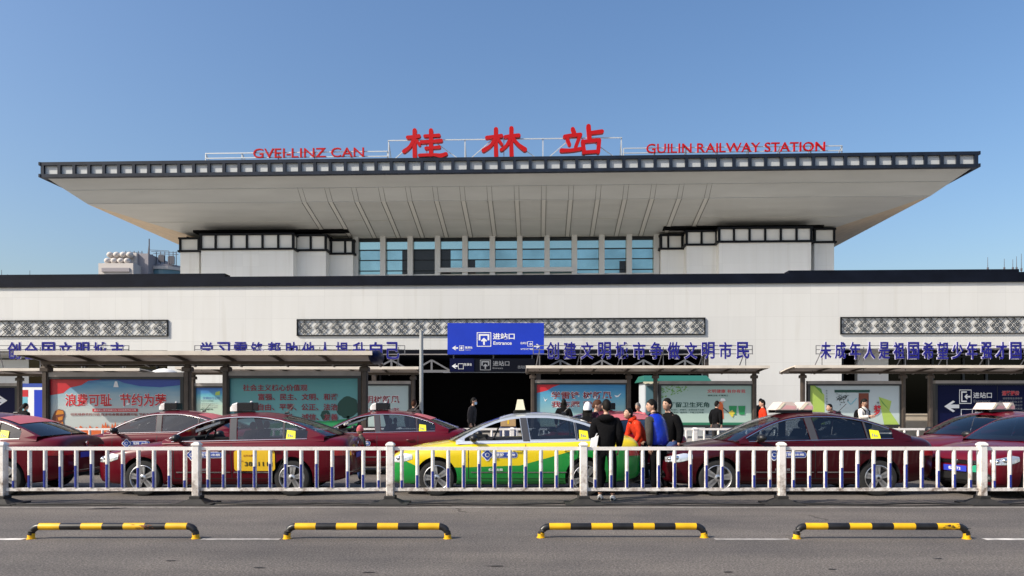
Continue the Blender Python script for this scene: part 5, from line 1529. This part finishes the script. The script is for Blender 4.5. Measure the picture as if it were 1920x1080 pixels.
def taxi(label, loc, rz=0, paint="maroon_paint", roof_paint=None, scale=(1,1,1), sign="led", badge=True, badge_text="吉祥出租", door_plate=False, rear_sticker=True,
         seat_cover=True, glass=None, sub_text="桂林出租", plate=None, trim=True, open_win=False, group=None):
    t = thing("taxi", label, "taxi", (loc[0], loc[1], 0), rz, group)
    t.scale = scale
    def P(name, key, me=None, parent=t): return link(name, me or SM[key], parent)
    body = P("body", None, painted("body", BODY, paint))
    P("roof", None, painted("roof", ROOF, roof_paint or paint))
    P("windshield", None, WSH); rw = P("rear_window", None, RWN)
    if rear_sticker: P("rear_sticker", None, RSTK, rw)
    for i in range(3):
        if open_win and i == 0: continue
        for q in split_mesh(GLS[i], side_key): P("side_window", None, q)
    for ax in (AX_F, AX_R):
        for s_ in (-1, 1):
            w = P("wheel", None, TYRE); w.location = (ax, s_*.718, WR); w.rotation_euler = (0, random.uniform(0, 6), 0 if s_ < 0 else math.pi)
            link("rim", RIM, w)
    for q, u in zip(split_mesh(SM["headlight"], side_key), split_mesh(SM["lamp_bulb"], side_key)): link("lamp_bulb", u, P("headlight", None, q))
    for q in split_mesh(SM["pillar_cover"], lambda c: (c.y > 0, c.x > .7)): P("pillar_cover", None, q)
    for nm in ("tail_light", "sill_trim", "mirror", "window_trim", "door_strip"):
        if nm == "window_trim" and not trim: continue
        for q in split_mesh(SM[nm], side_key): P(nm, None, q)
    
    for q in split_mesh(SM["door_seam"], side_key): P("door_seam", None, q)
    for q in split_mesh(painted("handle", SM["door_handle"], paint), lambda c: (c.y > 0, c.x > .5)): P("door_handle", None, q)
    P("grille", "grille")
    for q in split_mesh(SM["chrome_bar"], lambda c: (c.x > 0, round(c.z, 1))): P("chrome_bar", None, q)
    for q in split_mesh(SM["seats"], lambda c: (c.x < -.4, c.y > 0 or c.x < -.4, c.x > .75)): P("dashboard" if q.vertices[0].co.x < -.4 else "seat", None, q)
    P("steering_wheel", "steering_wheel"); P("antenna", "antenna")
    if seat_cover:
        b = MB()
        b.hexa([(-.52, -.60, 1.10), (-.10, -.55, 1.26), (-.10, -.35, 1.26), (-.52, -.35, 1.10), (-.52, -.60, 1.145), (-.10, -.55, 1.30), (-.10, -.35, 1.30), (-.52, -.35, 1.145)])
        b.build("sun_visor", ["cloth_white"], t)
    np_ = P("number_plate", "number_plate"); rp = P("number_plate", "rear_plate")
    txt = plate or "桂C"
    v, f = raw_text(txt, .02, 0); xs = [q[0] for q in v]; ys_ = [q[1] for q in v]; wd = max(xs)-min(xs); wdt = min(.38, wd*.075)
    b = MB(); b.add([(SED.xf(0, .49)-.026, wdt/2-(q[0]-min(xs))/wd*wdt - (0.0), .462+(q[1]-min(ys_))/(max(ys_)-min(ys_))*.058) for q in v], f); b.build("lettering", ["print_white"], np_)
    em = P("emblem", "emblem"); em.rotation_euler = (0, 0, R(-90)); em.location = (SED.xf(0, .61)-.022, 0, .61); em.scale = (1, 1.2, 1)
    em = P("emblem", "emblem"); em.rotation_euler = (0, 0, R(90)); em.location = (SED.xf(0, .87, True)+.004, 0, .875)
    # yellow notice in the quarter window
    b = MB(); q = [(1.135, .985), (1.30, .985), (1.285, 1.13), (1.135, 1.15)]
    b.add([(x, -(SED.yr(z)+.004), z) for x, z in q], [(0,1,2,3)]); o = b.build("notice_sticker", ["sticker_yellow"], t)
    b = MB()
    for k in range(3): b.add([(x, -(SED.yr(z)+.007), z) for x, z in ((1.165+.03*k, 1.03), (1.18+.035*k, 1.03), (1.18+.035*k, 1.085-.015*k), (1.165+.03*k, 1.085-.015*k))], [(0,1,2,3)])
    b.build("marking", ["print_grey"], o)
    if badge:
        o = side_patch("door_badge_edge", -.44, .055, .665, .775, "print_white", t, .004, .04)
        side_patch("door_badge", -.43, .045, .675, .765, "badge_blue", o, .007, .035)
        c_ = (-.47, .72)
        for r_, m_, of in ((.092, "print_white", .008), (.075, "badge_blue", .011), (.040, "print_white", .014), (.027, "badge_blue", .017)):
            b = MB(); n = 32; ring = []
            for k in range(n):
                a = 2*math.pi*k/n; q = r_*(1+.16*math.cos(4*a)) if r_ > .05 else r_
                x, z = c_[0]+q*math.cos(a), c_[1]+q*math.sin(a); ring.append((x, -(SED.ys(x, z)+of), z))
            b.add([(c_[0], -(SED.ys(*c_)+of), c_[1])] + ring, [(0, 1+k, 1+(k+1) % n) for k in range(n)]); b.build("logo", [m_], o)
        side_text("lettering", badge_text[:2], -.33, -.18, .690, .752, "print_white", o, .012)
        side_text("lettering", badge_text[2:], -.13, .02, .70, .742, "print_white", o, .012)
        side_text("lettering", sub_text, -.45, -.20, .44, .485, "print_grey" if paint != "yellow_green_paint" else "print_white", t, .006)
    if door_plate:
        o = side_patch("door_plate", .255, .965, .44, .80, "plate_yellow", t, .010, .05)
        side_text("lettering", "C", .32, .375, .67, .72, "print_black", o, .014, .03); side_text("lettering", "公交出租", .42, .60, .69, .725, "print_maroon", o, .014)
        side_text("lettering", "电召热线", .33, .42, .60, .625, "print_maroon", o, .014, 0); side_text("lettering", "3881111", .44, .92, .525, .60, "print_black", o, .014, .02)
    # roof sign
    s = thing_part("roof_sign", t)
    zr = ROOFPT(.15, 0)[2]
    b = MB(); b.box(-.02, .30, -.10, .10, zr-.005, zr+.025); b.build("sign_base", ["car_black"], s)
    if sign == "led":
        b = MB(); rows = []
        for x, h, wd in ((-.10, .03, .10), (-.085, .08, .13), (-.04, .135, .15), (.04, .16, .16), (.05, .16, .16)):
            rows.append([(x, wd*c, zr+.025+h*s2) for c, s2 in ((-1, 0), (-1, .85), (-.85, 1), (.85, 1), (1, .85), (1, 0))])
        b.grid(rows, 0, True, flip=True); rows = rows[0]; b.add(rows, [(0,1,2,3,4,5)]); b.build("sign_shell", ["sign_shell"], s)
        b = MB(); b.bevbox(.05, .34, -.155, .155, zr+.03, zr+.185, .012); b.build("display", ["led_black"], s)
        b = MB(); b.ell((.26, 0, zr+.195), (.03, .03, .02), 8, 6); b.build("knob", ["sign_shell"], s)
    elif sign == "lamp":
        b = MB(); b.hexa([(.02, -.24, zr+.05), (.20, -.24, zr+.05), (.20, .24, zr+.05), (.02, .24, zr+.05), (.06, -.22, zr+.24), (.16, -.22, zr+.24), (.16, .22, zr+.24), (.06, .22, zr+.24)]); b.build("sign_shell", ["sign_cream"], s)
        b = MB(); b.box(.0, .22, -.15, .15, zr+.025, zr+.05); b.build("bracket", ["car_black"], s)
    else:
        for x0, w_ in ((-.24, .36), (.15, .25)):
            b = MB()
            b.prism([(x0, zr+.04), (x0+w_, zr+.04), (x0+w_, zr+.11), (x0+w_*.80, zr+.19), (x0+.12, zr+.185)], -.24, .24); o = b.build("sign_shell", ["sign_rose"], s)
            b = MB(); b.flat([(x0+w_*.26, zr+.055), (x0+w_*.94, zr+.055), (x0+w_*.94, zr+.11), (x0+w_*.5, zr+.13)], -.244); b.build("print", ["sign_pink"], o)
            b = MB(); b.prism([(x0+.03, zr+.05), (x0+.14, zr+.17), (x0+.16, zr+.16), (x0+.07, zr+.05)], -.248, -.242); b.build("print", ["sign_cream"], o)
        b = MB(); b.box(-.22, .40, -.20, -.16, zr-.015, zr+.04); b.box(-.22, .40, .16, .20, zr-.015, zr+.04); b.build("rack", ["car_black"], s)
    return t
def thing_part(name, parent):
    """an empty carrying the sub-parts of one part"""
    o = bpy.data.objects.new(name, None); COL.objects.link(o); o.parent = parent; return o

YN = 12.85 + .86      # centre line of the near lane
GT = "taxis queueing at the station"
def px_center(px_front, px_rear, y): return ((X(px_front, y-.735)-AX_F) + (X(px_rear, y-.735)-AX_R))/2
def center_at(px_front, y, sc=1.0): return X(px_front, y-.735) - AX_F*sc
taxi("maroon taxi seen from its tail, red rear sticker, cut off by the picture edge", (X(12, YN-.735)-AX_R, YN), 0, badge=True, group=GT, open_win=True)
taxi("maroon taxi with a yellow advert plate on its door", (px_center(268, 552, YN), YN), 0, door_plate=True, rear_sticker=False, group=GT, open_win=True)
taxi("yellow and green taxi with silver roof and cream roof lamp", (px_center(817.5, 1099, YN), YN), 0, paint="yellow_green_paint", roof_paint="silver_paint", sign="lamp", badge_text="旅股出租", rear_sticker=False, seat_cover=False, trim=False, open_win=True, group=GT)
taxi("long dark maroon taxi with two pink printed signs on its roof", (px_center(1343, 1646, YN), YN), 0, paint="dark_maroon_paint", scale=(1.072, 1, 1.005), sign="wedge", badge_text="吉利出租", rear_sticker=False, seat_cover=False, group=GT)
YF = 16.6 + .86
taxi("rear lane maroon taxi below the red lettered billboard, between two nearer maroon taxis", (X(297, 16.7)-.2, YF), 0, badge_text="龙祥出租", group=GT)
taxi("rear lane maroon taxi behind the yellow taxi nose, red sticker on its rear window", (X(708, 16.7)-.2, YF), 0, rear_sticker=True, open_win=True, group=GT)
taxi("maroon taxi standing crosswise behind the people at the yellow taxi boot", (X(1128, 17.2), 17.15), R(-64), badge=False, sign="led", group=GT)
taxi("rear lane maroon taxi facing the camera, cut off beneath the navy board", (X(1852, 15.6)+.45, 16.2), R(16), badge=False, sign="wedge", rear_sticker=False, group=GT)
taxi("maroon taxi with blue number plate and green sticker, nose first at the picture edge", (X(1792, 13.0)+2.05, 13.75), R(21), badge=False, rear_sticker=False, plate="桂C·T2", sign="led", group=GT)
c7 = [o for o in bpy.data.objects if o.get("label", "").startswith("maroon taxi with blue number plate")][0]
b = MB(); n = 20
ring = [(SED.xf(-.36, .50)-.03, -.40+.11*math.cos(a), .465+.10*max(-.2, math.sin(a))) for a in lin(0, 2*math.pi, n)[:-1]]
b.add(ring, [tuple(range(n))[::-1]]); b.build("round_sticker", ["sticker_green"], c7)

# ================================================================ PEOPLE
def skin_mesh(name, chains, mats, sub=1, root=0):
    """chains: list of lists of (key, pos, radius or (rx, ry)); equal keys are one joint"""
    idx, v, rad, e = {}, [], [], []
    for ch in chains:
        prev = None
        for k, p, r_ in ch:
            if k not in idx: idx[k] = len(v); v.append(tuple(p)); rad.append(r_ if isinstance(r_, tuple) else (r_, r_))
            if prev is not None and idx[k] != prev: e.append((prev, idx[k]))
            prev = idx[k]
    me = bpy.data.meshes.new(name); me.from_pydata(v, e, [])
    o = link("tmp", me); md = o.modifiers.new("s", 'SKIN'); md.use_smooth_shade = True; md.branch_smoothing = 0.6
    for i, sv in enumerate(me.skin_vertices[0].data): sv.radius = rad[i]; sv.use_root = (i == root)
    sb = o.modifiers.new("d", 'SUBSURF'); sb.levels = sub; sb.render_levels = sub
    r_ = evaluated(o); bpy.data.objects.remove(o); bpy.data.meshes.remove(me); r_.name = name
    r_.materials.clear()
    for m in mats: r_.materials.append(M(m))
    for p in r_.polygons: p.use_smooth = True
    return r_
def cloth(name, col): return mat("cloth_"+name, col, 0.9, var=0.25, vscale=9, bump=0.5, bscale=18, spec=0.12)
cloth("black", (0.004, 0.004, 0.005)); cloth("charcoal", (0.035, 0.032, 0.034)); cloth("grey", (0.055, 0.052, 0.047)); cloth("red", (0.50, 0.035, 0.012)); cloth("jeans", (0.05, 0.08, 0.20)); cloth("cream", (0.68, 0.64, 0.58))
cloth("brown", (0.05, 0.025, 0.02)); cloth("plum", (0.05, 0.015, 0.03)); cloth("rose", (0.5, 0.12, 0.14))
mat("cloth_vest", (0.006, 0.028, 0.40), 0.3, var=0.2, vscale=8, bump=0.9, bscale=14)
mat("shoe_white", (0.75, 0.73, 0.68), 0.5); mat("shoe_dark", (0.02, 0.02, 0.02), 0.5); mat("paper_white", (0.80, 0.80, 0.80), 0.7); mat("mask_blue", (0.40, 0.55, 0.72), 0.7)

def person(label, px, D, face, h=1.70, lean=0.0, look=0.0, nod=0.0, jacket="black", trousers="black", shoes="shoe_dark", hair="hair", hair_long=False,
           armL=None, armR=None, stride=0.0, vest=None, mask=False, cap=None, backpack=None, ground=0.0, bald=False, scarf=None, group=None, x=None, hood=None, bulk=1.06):
    """face: heading in degrees; 0 looks at the camera (-y), 90 towards +x. Arms are (elbow, wrist) offsets from the shoulder in the body's own frame"""
    k = h/1.72
    t = thing("person", label, "person", (X(px, D) if x is None else x, D, ground), R(face), group)
    def S(p): return Vector(p)*k
    ln = Matrix.Rotation(-R(lean)*-1, 3, 'X') if False else Matrix.Rotation(R(lean), 3, 'X')
    piv = Vector((0, 0.0, .93))
    def Lp(p): p = Vector(p) - piv; return (ln @ p + piv)*k
    hipL, hipR = (.095, 0, .90), (-.095, 0, .90)
    kneL, kneR = (.105, -.03-stride*.12, .49), (-.105, -.03+stride*.10, .49)
    ankL, ankR = (.11, .03-stride*.22, .085), (-.11, .03+stride*.24, .085)
    shL, shR = (.195, 0, 1.40), (-.195, 0, 1.40)
    aL = armL or ((.06, .03, -.28), (.05, -.04, -.53)); aR = armR or ((-.06, .03, -.28), (-.05, -.04, -.53))
    def add(a, b_): return tuple(a[i]+b_[i] for i in range(3))
    elL, wrL, elR, wrR = add(shL, aL[0]), add(shL, aL[1]), add(shR, aR[0]), add(shR, aR[1])
    def handp(el, wr, d=.09): v = (Vector(wr)-Vector(el)).normalized(); return tuple(Vector(wr)+v*d)
    pel, wai, che, nek, hed = (0,0,.95), (0,-.01,1.12), (0,-.005,1.30), (0,.0,1.46), (0,-.01,1.56)
    body = skin_mesh("person_body", [
        [("p", S(pel), .12*k), ("w", Lp(wai), .11*k), ("c", Lp(che), (.13*k, .10*k)), ("n", Lp(nek), .055*k), ("h", Lp(hed), .055*k)],
        [("c", Lp(che), .1), ("sl", Lp(shL), .046*k), ("el", Lp(elL), .042*k), ("wl", Lp(wrL), .030*k), ("hl", Lp(handp(elL, wrL, .03)), .030*k)],
        [("c", Lp(che), .1), ("sr", Lp(shR), .046*k), ("er", Lp(elR), .042*k), ("wr", Lp(wrR), .030*k), ("hr", Lp(handp(elR, wrR, .03)), .030*k)],
        [("p", S(pel), .1), ("jl", S(hipL), .085*k), ("kl", S(kneL), .058*k), ("al", S(ankL), .040*k)],
        [("p", S(pel), .1), ("jr", S(hipR), .085*k), ("kr", S(kneR), .058*k), ("ar", S(ankR), .040*k)]], ["skin", "lips", "hair"])
    # head with a face, ears; hands with five fingers: joined into the body's mesh
    b = MB()
    HR = Matrix.Rotation(R(look), 3, 'Z') @ Matrix.Rotation(R(nod), 3, 'X')
    hc = Lp((0, -.02, 1.615))
    def H(p): return hc + (HR @ (Vector(p)*k))
    n, m_ = 20, 16; v = []; fs = []
    for i in range(m_+1):
        th = math.pi*i/m_
        for j in range(n):
            ph = 2*math.pi*j/n
            x, y, z = .076*math.sin(th)*math.sin(ph), -.095*math.sin(th)*math.cos(ph), .118*math.cos(th)
            if z < 0: q = 1 + z*2.2*(1 if y < 0 else .6); x *= max(.55, q); 
            if y > 0 and z < -.03: y *= .75
            fr = max(0, -y/.095)
            if fr > .6: y -= .018*math.exp(-(x/.014)**2 - ((z+.012)/.020)**2) + .006*math.exp(-(x/.03)**2-((z+.062)/.012)**2); y += .008*math.exp(-((abs(x)-.031)/.014)**2-((z-.016)/.012)**2)
            if fr > .4 and z < -.07: y -= .012
            v.append(H((x, y, z)))
    for i in range(m_):
        for j in range(n): q = (j+1) % n; fs.append((i*n+j, i*n+q, (i+1)*n+q, (i+1)*n+j))
    b.add(v, fs, 0, True)
    def E(c, r_, m): b.ell(H(c), tuple(q*k for q in r_), 8, 6, m, HR)
    for s_ in (-1, 1):
        E((s_*.075, .008, -.005), (.012, .022, .032), 0); E((s_*.031, -.081, .016), (.012, .006, .006), 2); E((s_*.031, -.086, .034), (.018, .005, .004), 2)
    E((0, -.086, -.062), (.024, .008, .007), 1)
    for el, wr, sd_ in ((elL, wrL, 1), (elR, wrR, -1)):
        d = (Lp(wr)-Lp(el)).normalized(); u = Vector((1, 0, 0)); u = (u - d*u.dot(d)).normalized(); w = d.cross(u)
        if abs(d.x) > .8: u = Vector((0, 1, 0)); u = (u - d*u.dot(d)).normalized(); w = d.cross(u)
        rot = Matrix((w, u, d)).transposed(); pc = Lp(wr)+d*.055*k
        b.ell(pc, (.038*k, .016*k, .050*k), 10, 8, 0, rot)
        for fi, (o_, ln_) in enumerate(((-.028, .062), (-.0095, .072), (.0095, .068), (.028, .052))):
            p0 = pc + w*o_*k + d*.038*k; p1 = p0 + d*ln_*.55*k - u*sd_*.008*k; p2 = p1 + d*ln_*.38*k - u*sd_*.022*k
            b.tube([p0, p1, p2], [.0085*k, .008*k, .006*k], 6)
        p0 = pc - w*.030*k - d*.015*k; b.tube([p0, p0 - w*.025*k + d*.03*k, p0 - w*.028*k + d*.058*k - u*sd_*.01*k], [.011*k, .009*k, .007*k], 6)
    hm = b.mesh("head", ["skin", "lips", "hair"])
    bm = bmesh.new(); bm.from_mesh(body); bm.from_mesh(hm); bm.to_mesh(body); bm.free(); bpy.data.meshes.remove(hm)
    link("body", body, t)
    # hair
    if not bald:
        b = MB(); v = []; fs = []; n, m_ = 20, 10
        for i in range(m_+1):
            for j in range(n):
                ph = 2*math.pi*j/n; fr = math.cos(ph)
                mx = R(58 + 37*(1-fr) - (10 if fr < -.9 else 0)*0 + 3*math.sin(7*ph)); th = mx*i/m_
                rr = 1.10 + .04*math.sin(5*ph+3*i) * (i/m_) * .6
                p = Vector((.076*math.sin(th)*math.sin(ph)*rr, -.095*math.sin(th)*fr*rr + .006, .120*math.cos(th)*rr + .004)); v.append(H(p))
        for i in range(m_):
            for j in range(n): q = (j+1) % n; fs.append((i*n+j, i*n+q, (i+1)*n+q, (i+1)*n+j))
        b.add(v, fs, 0, True)
        if hair_long:
            for q in lin(-1, 1, 8): b.tube([H((.078*q, .055-.03*abs(q), .0)), H((.085*q, .07-.03*abs(q), -.10)), H((.075*q, .075, -.20))], [.024*k, .026*k, .012*k], 6)
        b.build("hair", [hair], t)
    if cap:
        b = MB(); v = []; n, m_ = 18, 8
        rows = []
        for i in range(m_+1): th = R(96)*i/m_; rows.append([H((.093*math.sin(th)*math.sin(a), -.112*math.sin(th)*math.cos(a)+.004, .165*math.cos(th)+.0)) for a in lin(0, 2*math.pi, n)])
        b.grid(rows, 0, True); b.build("hat", [cap], t)
    if mask:
        b = MB(); rows = [[H((.070*math.sin(a)*(1-.15*i/4), -.090*math.cos(a)-.016-.012*math.sin(math.pi*i/4), -.015-.085*i/4)) for a in lin(R(-75), R(75), 10)] for i in range(5)]
        b.grid(rows, 0, True, flip=True); b.build("face_mask", ["mask_blue"], t)
    # clothes
    tr = skin_mesh("trousers", [
        [("w", S((0,0,1.0)), (.150*k, .115*k)), ("p", S((0,.005,.90)), (.155*k, .125*k))],
        [("p", S((0,.005,.90)), .1), ("jl", S(add(hipL, (.005, .005, -.07))), .098*k), ("kl", S(kneL), .076*k), ("al", S(add(ankL, (0, 0, .02))), .066*k)],
        [("p", S((0,.005,.90)), .1), ("jr", S(add(hipR, (-.005, .005, -.07))), .098*k), ("kr", S(kneR), .076*k), ("ar", S(add(ankR, (0, 0, .02))), .066*k)]], ["cloth_"+trousers])
    link("trousers", tr, t)
    jk = skin_mesh("jacket", [
        [("h", Lp((0, .0, .80)), (.178*k*bulk, .150*k*bulk)), ("w", Lp((0,-.005,1.08)), (.172*k*bulk, .145*k*bulk)), ("c", Lp((0,0,1.29)), (.188*k*bulk, .148*k*bulk)), ("n", Lp((0,.005,1.44)), .085*k), ("n2", Lp((0,.005,1.49)), .074*k)],
        [("c", Lp((0,0,1.29)), .1), ("sl", Lp(add(shL, (-.008, 0, -.012))), .092*k*bulk), ("el", Lp(elL), .074*k*bulk), ("wl", Lp(wrL), .056*k)],
        [("c", Lp((0,0,1.29)), .1), ("sr", Lp(add(shR, (.008, 0, -.012))), .092*k*bulk), ("er", Lp(elR), .074*k*bulk), ("wr", Lp(wrR), .056*k)]], ["cloth_"+jacket])
    link("jacket", jk, t)
    if vest:
        vs_ = skin_mesh("vest", [[("h", Lp((0, .0, .82)), (.215*k, .185*k)), ("w", Lp((0,-.005,1.06)), (.215*k, .185*k)), ("c", Lp((0,0,1.27)), (.235*k, .190*k)), ("c2", Lp((0,.005,1.39)), (.185*k, .150*k)), ("n", Lp((0,.01,1.48)), .092*k)]], [vest])
        link("vest", vs_, t)
    if scarf:
        b = MB(); rows = [[Lp(((.085+.02*q)*math.sin(a), -(.085+.02*q)*math.cos(a)+.005, 1.43+.045*i)) for a in lin(0, 2*math.pi, 14)] for i, q in enumerate((0.3, 1, 0))]
        b.grid(rows, 0, True, flip=True); b.build("collar", [scarf], t)
    if hood:
        b = MB(); b.ell(Lp((0, .10, 1.42)), (.15*k, .08*k, .07*k), 14, 8); b.build("hood", [hood], t)
    if backpack:
        b = MB(); b.ell(Lp((0, .20, 1.18)), (.15*k, .10*k, .22*k), 14, 10)
        for s_ in (-1, 1): b.tube([Lp((s_*.11, .14, 1.36)), Lp((s_*.115, .0, 1.455)), Lp((s_*.12, -.14, 1.34)), Lp((s_*.125, -.14, 1.10))], .022*k, 6)
        o = b.build("backpack_straps", [backpack], t)
    for ank, s_ in ((ankL, 1), (ankR, -1)):
        b = MB(); rows = []
        for yy, wd, hh in ((.075, .025, .06), (.06, .042, .085), (0, .046, .10), (-.06, .048, .075), (-.13, .052, .055), (-.175, .045, .045), (-.195, .02, .03)):
            rows.append([S((ank[0]+wd*math.sin(a), ank[1]+yy, max(0, hh*.5+hh*.5*-math.cos(a)))) for a in lin(0, 2*math.pi, 10)])
        b.grid(rows, 0, True); b.build("shoe", [shoes], t)
    return t
AD = lambda *a: a
# people at the near side and round the yellow taxi's boot
pm = person("man in black coat and white shoes, back to camera, holding a paper bag", 1137, 12.36, 168, h=1.66, look=20, nod=8, jacket="black", trousers="black", shoes="shoe_white", hair="hair",
       armL=((.035, .0, -.28), (-.0, -.12, -.50)), armR=((-.04, .02, -.28), (-.01, -.10, -.50)), stride=.15, hood="cloth_black", bulk=1.14)
b = MB(); q = X(1112, 12.36)
b.hexa([(q-.06, 12.25, .86), (q+.05, 12.25, .89), (q+.05, 12.33, .89), (q-.06, 12.33, .86), (q-.04, 12.26, 1.03), (q+.08, 12.26, 1.08), (q+.08, 12.32, 1.08), (q-.04, 12.32, 1.03)])
b.bar((q+.02, 12.28, 1.05), (q+.06, 12.28, 1.12), .012)
tag(b.build("paper_bag", ["paper_white"]), "small white paper bag held by the man in black coat", "bag")
person("man with brown hair and dark jacket facing away behind the man in black coat", 1112, 15.0, 100, h=1.68, look=-30, nod=12, jacket="plum", trousers="black", hair="hair_brown", lean=6)
person("woman in a white knitted hat and black coat beside the yellow taxi rear window", 1101, 14.75, 165, h=1.60, jacket="black", hair_long=True, cap="paper_white", lean=4)
person("woman in orange red jacket bending over the yellow taxi boot", 1207, 14.95, -78, h=1.60, lean=30, nod=-20, look=10, jacket="red", trousers="black", hair="hair", hair_long=False, armL=((.06, -.10, -.26), (.02, -.30, -.36)), armR=((-.06, -.14, -.22), (-.02, -.36, -.30)), scarf="cloth_red")
person("grey haired person in rose jacket leaning behind the crosswise maroon taxi", 1201, 20.4, -40, h=1.52, jacket="rose", hair="hair_grey", nod=15, lean=12, ground=0.12)
person("man in shiny blue padded vest with grey sleeves beside the railing", 1236, 13.2, -138, h=1.69, lean=13, look=52, jacket="grey", trousers="black", vest="cloth_vest", hair="hair", armL=((.06, .02, -.28), (.02, -.06, -.52)), armR=((-.05, .0, -.28), (-.02, -.08, -.54)), stride=.2)
person("tall man in black jacket standing right behind the man in the blue vest", 1257, 14.1, -55, h=1.70, lean=6, jacket="black", trousers="jeans", hair="hair", stride=.1)
person("small child in pink hat and grey jacket behind the boot of the plated maroon taxi", 676, 14.95, -60, h=1.14, jacket="grey", trousers="jeans", cap="cloth_rose")
person("person in dark coat whose head shows above the rear taxi near the steel pole", 776, 21.2, 160, h=1.60, jacket="charcoal", hair="hair_brown", ground=0.12)
person("person in black padded jacket and blue face mask walking in the dark entrance", 884, 24.0, 80, h=1.68, look=0, nod=5, jacket="charcoal", trousers="black", mask=True, bulk=1.3, lean=5, stride=.9, ground=0.12)
person("woman with black hair seen from behind against the blue sea billboard", 1057, 23.5, 175, h=1.63, jacket="black", hair_long=True, ground=0.12)
person("person in dark clothes standing before the mint billboard with a bag on the shoulder", 1342, 24.5, 120, h=1.58, jacket="black", trousers="charcoal", hair="hair", lean=4, ground=0.12)
person("person with a red collar, head showing over the dark maroon taxi windscreen", 1430, 22.0, -95, h=1.60, jacket="red", hair="hair", ground=0.12)
person("distant person in dark clothes near the last post of the mint billboard shelter", 1426, 33.5, 20, h=1.72, jacket="charcoal", hair="hair", ground=0.12)
person("young man in white jacket with a black backpack strap looking at his phone", 1619, 22.5, 35, h=1.63, look=10, nod=18, jacket="cream", trousers="charcoal", backpack="cloth_black", ground=0.12, armL=((.05, -.06, -.26), (-.08, -.26, -.22)), armR=((-.05, -.06, -.26), (.08, -.26, -.22)))
person("person in plum padded jacket bending down beside the young man in white", 1575, 22.5, -70, h=1.62, lean=38, nod=-10, jacket="plum", trousers="black", hair="hair", ground=0.12)
person("person in black coat half hidden behind the tail of the plated maroon taxi row", 47, 23.0, 150, h=1.50, jacket="black", hair="hair", ground=0.12)
# the phone
b = MB(); b.bevbox(-.035, .035, -.005, .005, 0, .14, .004); o = b.build("phone", ["led_black"]); o.location = (X(1619, 22.5)+.14, 22.5-.20, 1.24); o.rotation_euler = (R(-40), 0, R(35)); tag(o, "black phone held by the young man in white jacket", "phone")
# cartons on a luggage stack behind the railing
for px, D, lab in ((953, 20.6, "brown carton stacked on luggage, seen through the yellow taxi window"), (1827, 20.6, "brown carton stacked on luggage before the navy direction board")):
    t = thing("carton", lab, "carton", (X(px, D), D, Z(799, D)))
    b = MB(); b.bevbox(-.21, .21, -.16, .16, 0, .23, .006); b.build("box", ["carton"], t)
    b = MB(); b.box(-.025, .025, -.163, .163, .06, .233); b.build("tape", ["plate_yellow"], t)
    t = thing("suitcase", "dark blue suitcase under the carton " + ("by the yellow taxi" if px < 1000 else "before the navy board"), "suitcase", (X(px, D), D, .12))
    hh = Z(799, D)-.124
    b = MB(); b.bevbox(-.24, .24, -.15, .15, .05, hh, .03); b.build("shell", ["interior_blue"], t)
    for q in (-.18, .18):
        for r_ in (-.1, .1): b = MB(); b.lathe_y((q, r_-.02, .03), [(0, 0), (.03, 0), (.03, .03), (0, .03)], 12); b.build("wheel", ["tyre"], t)
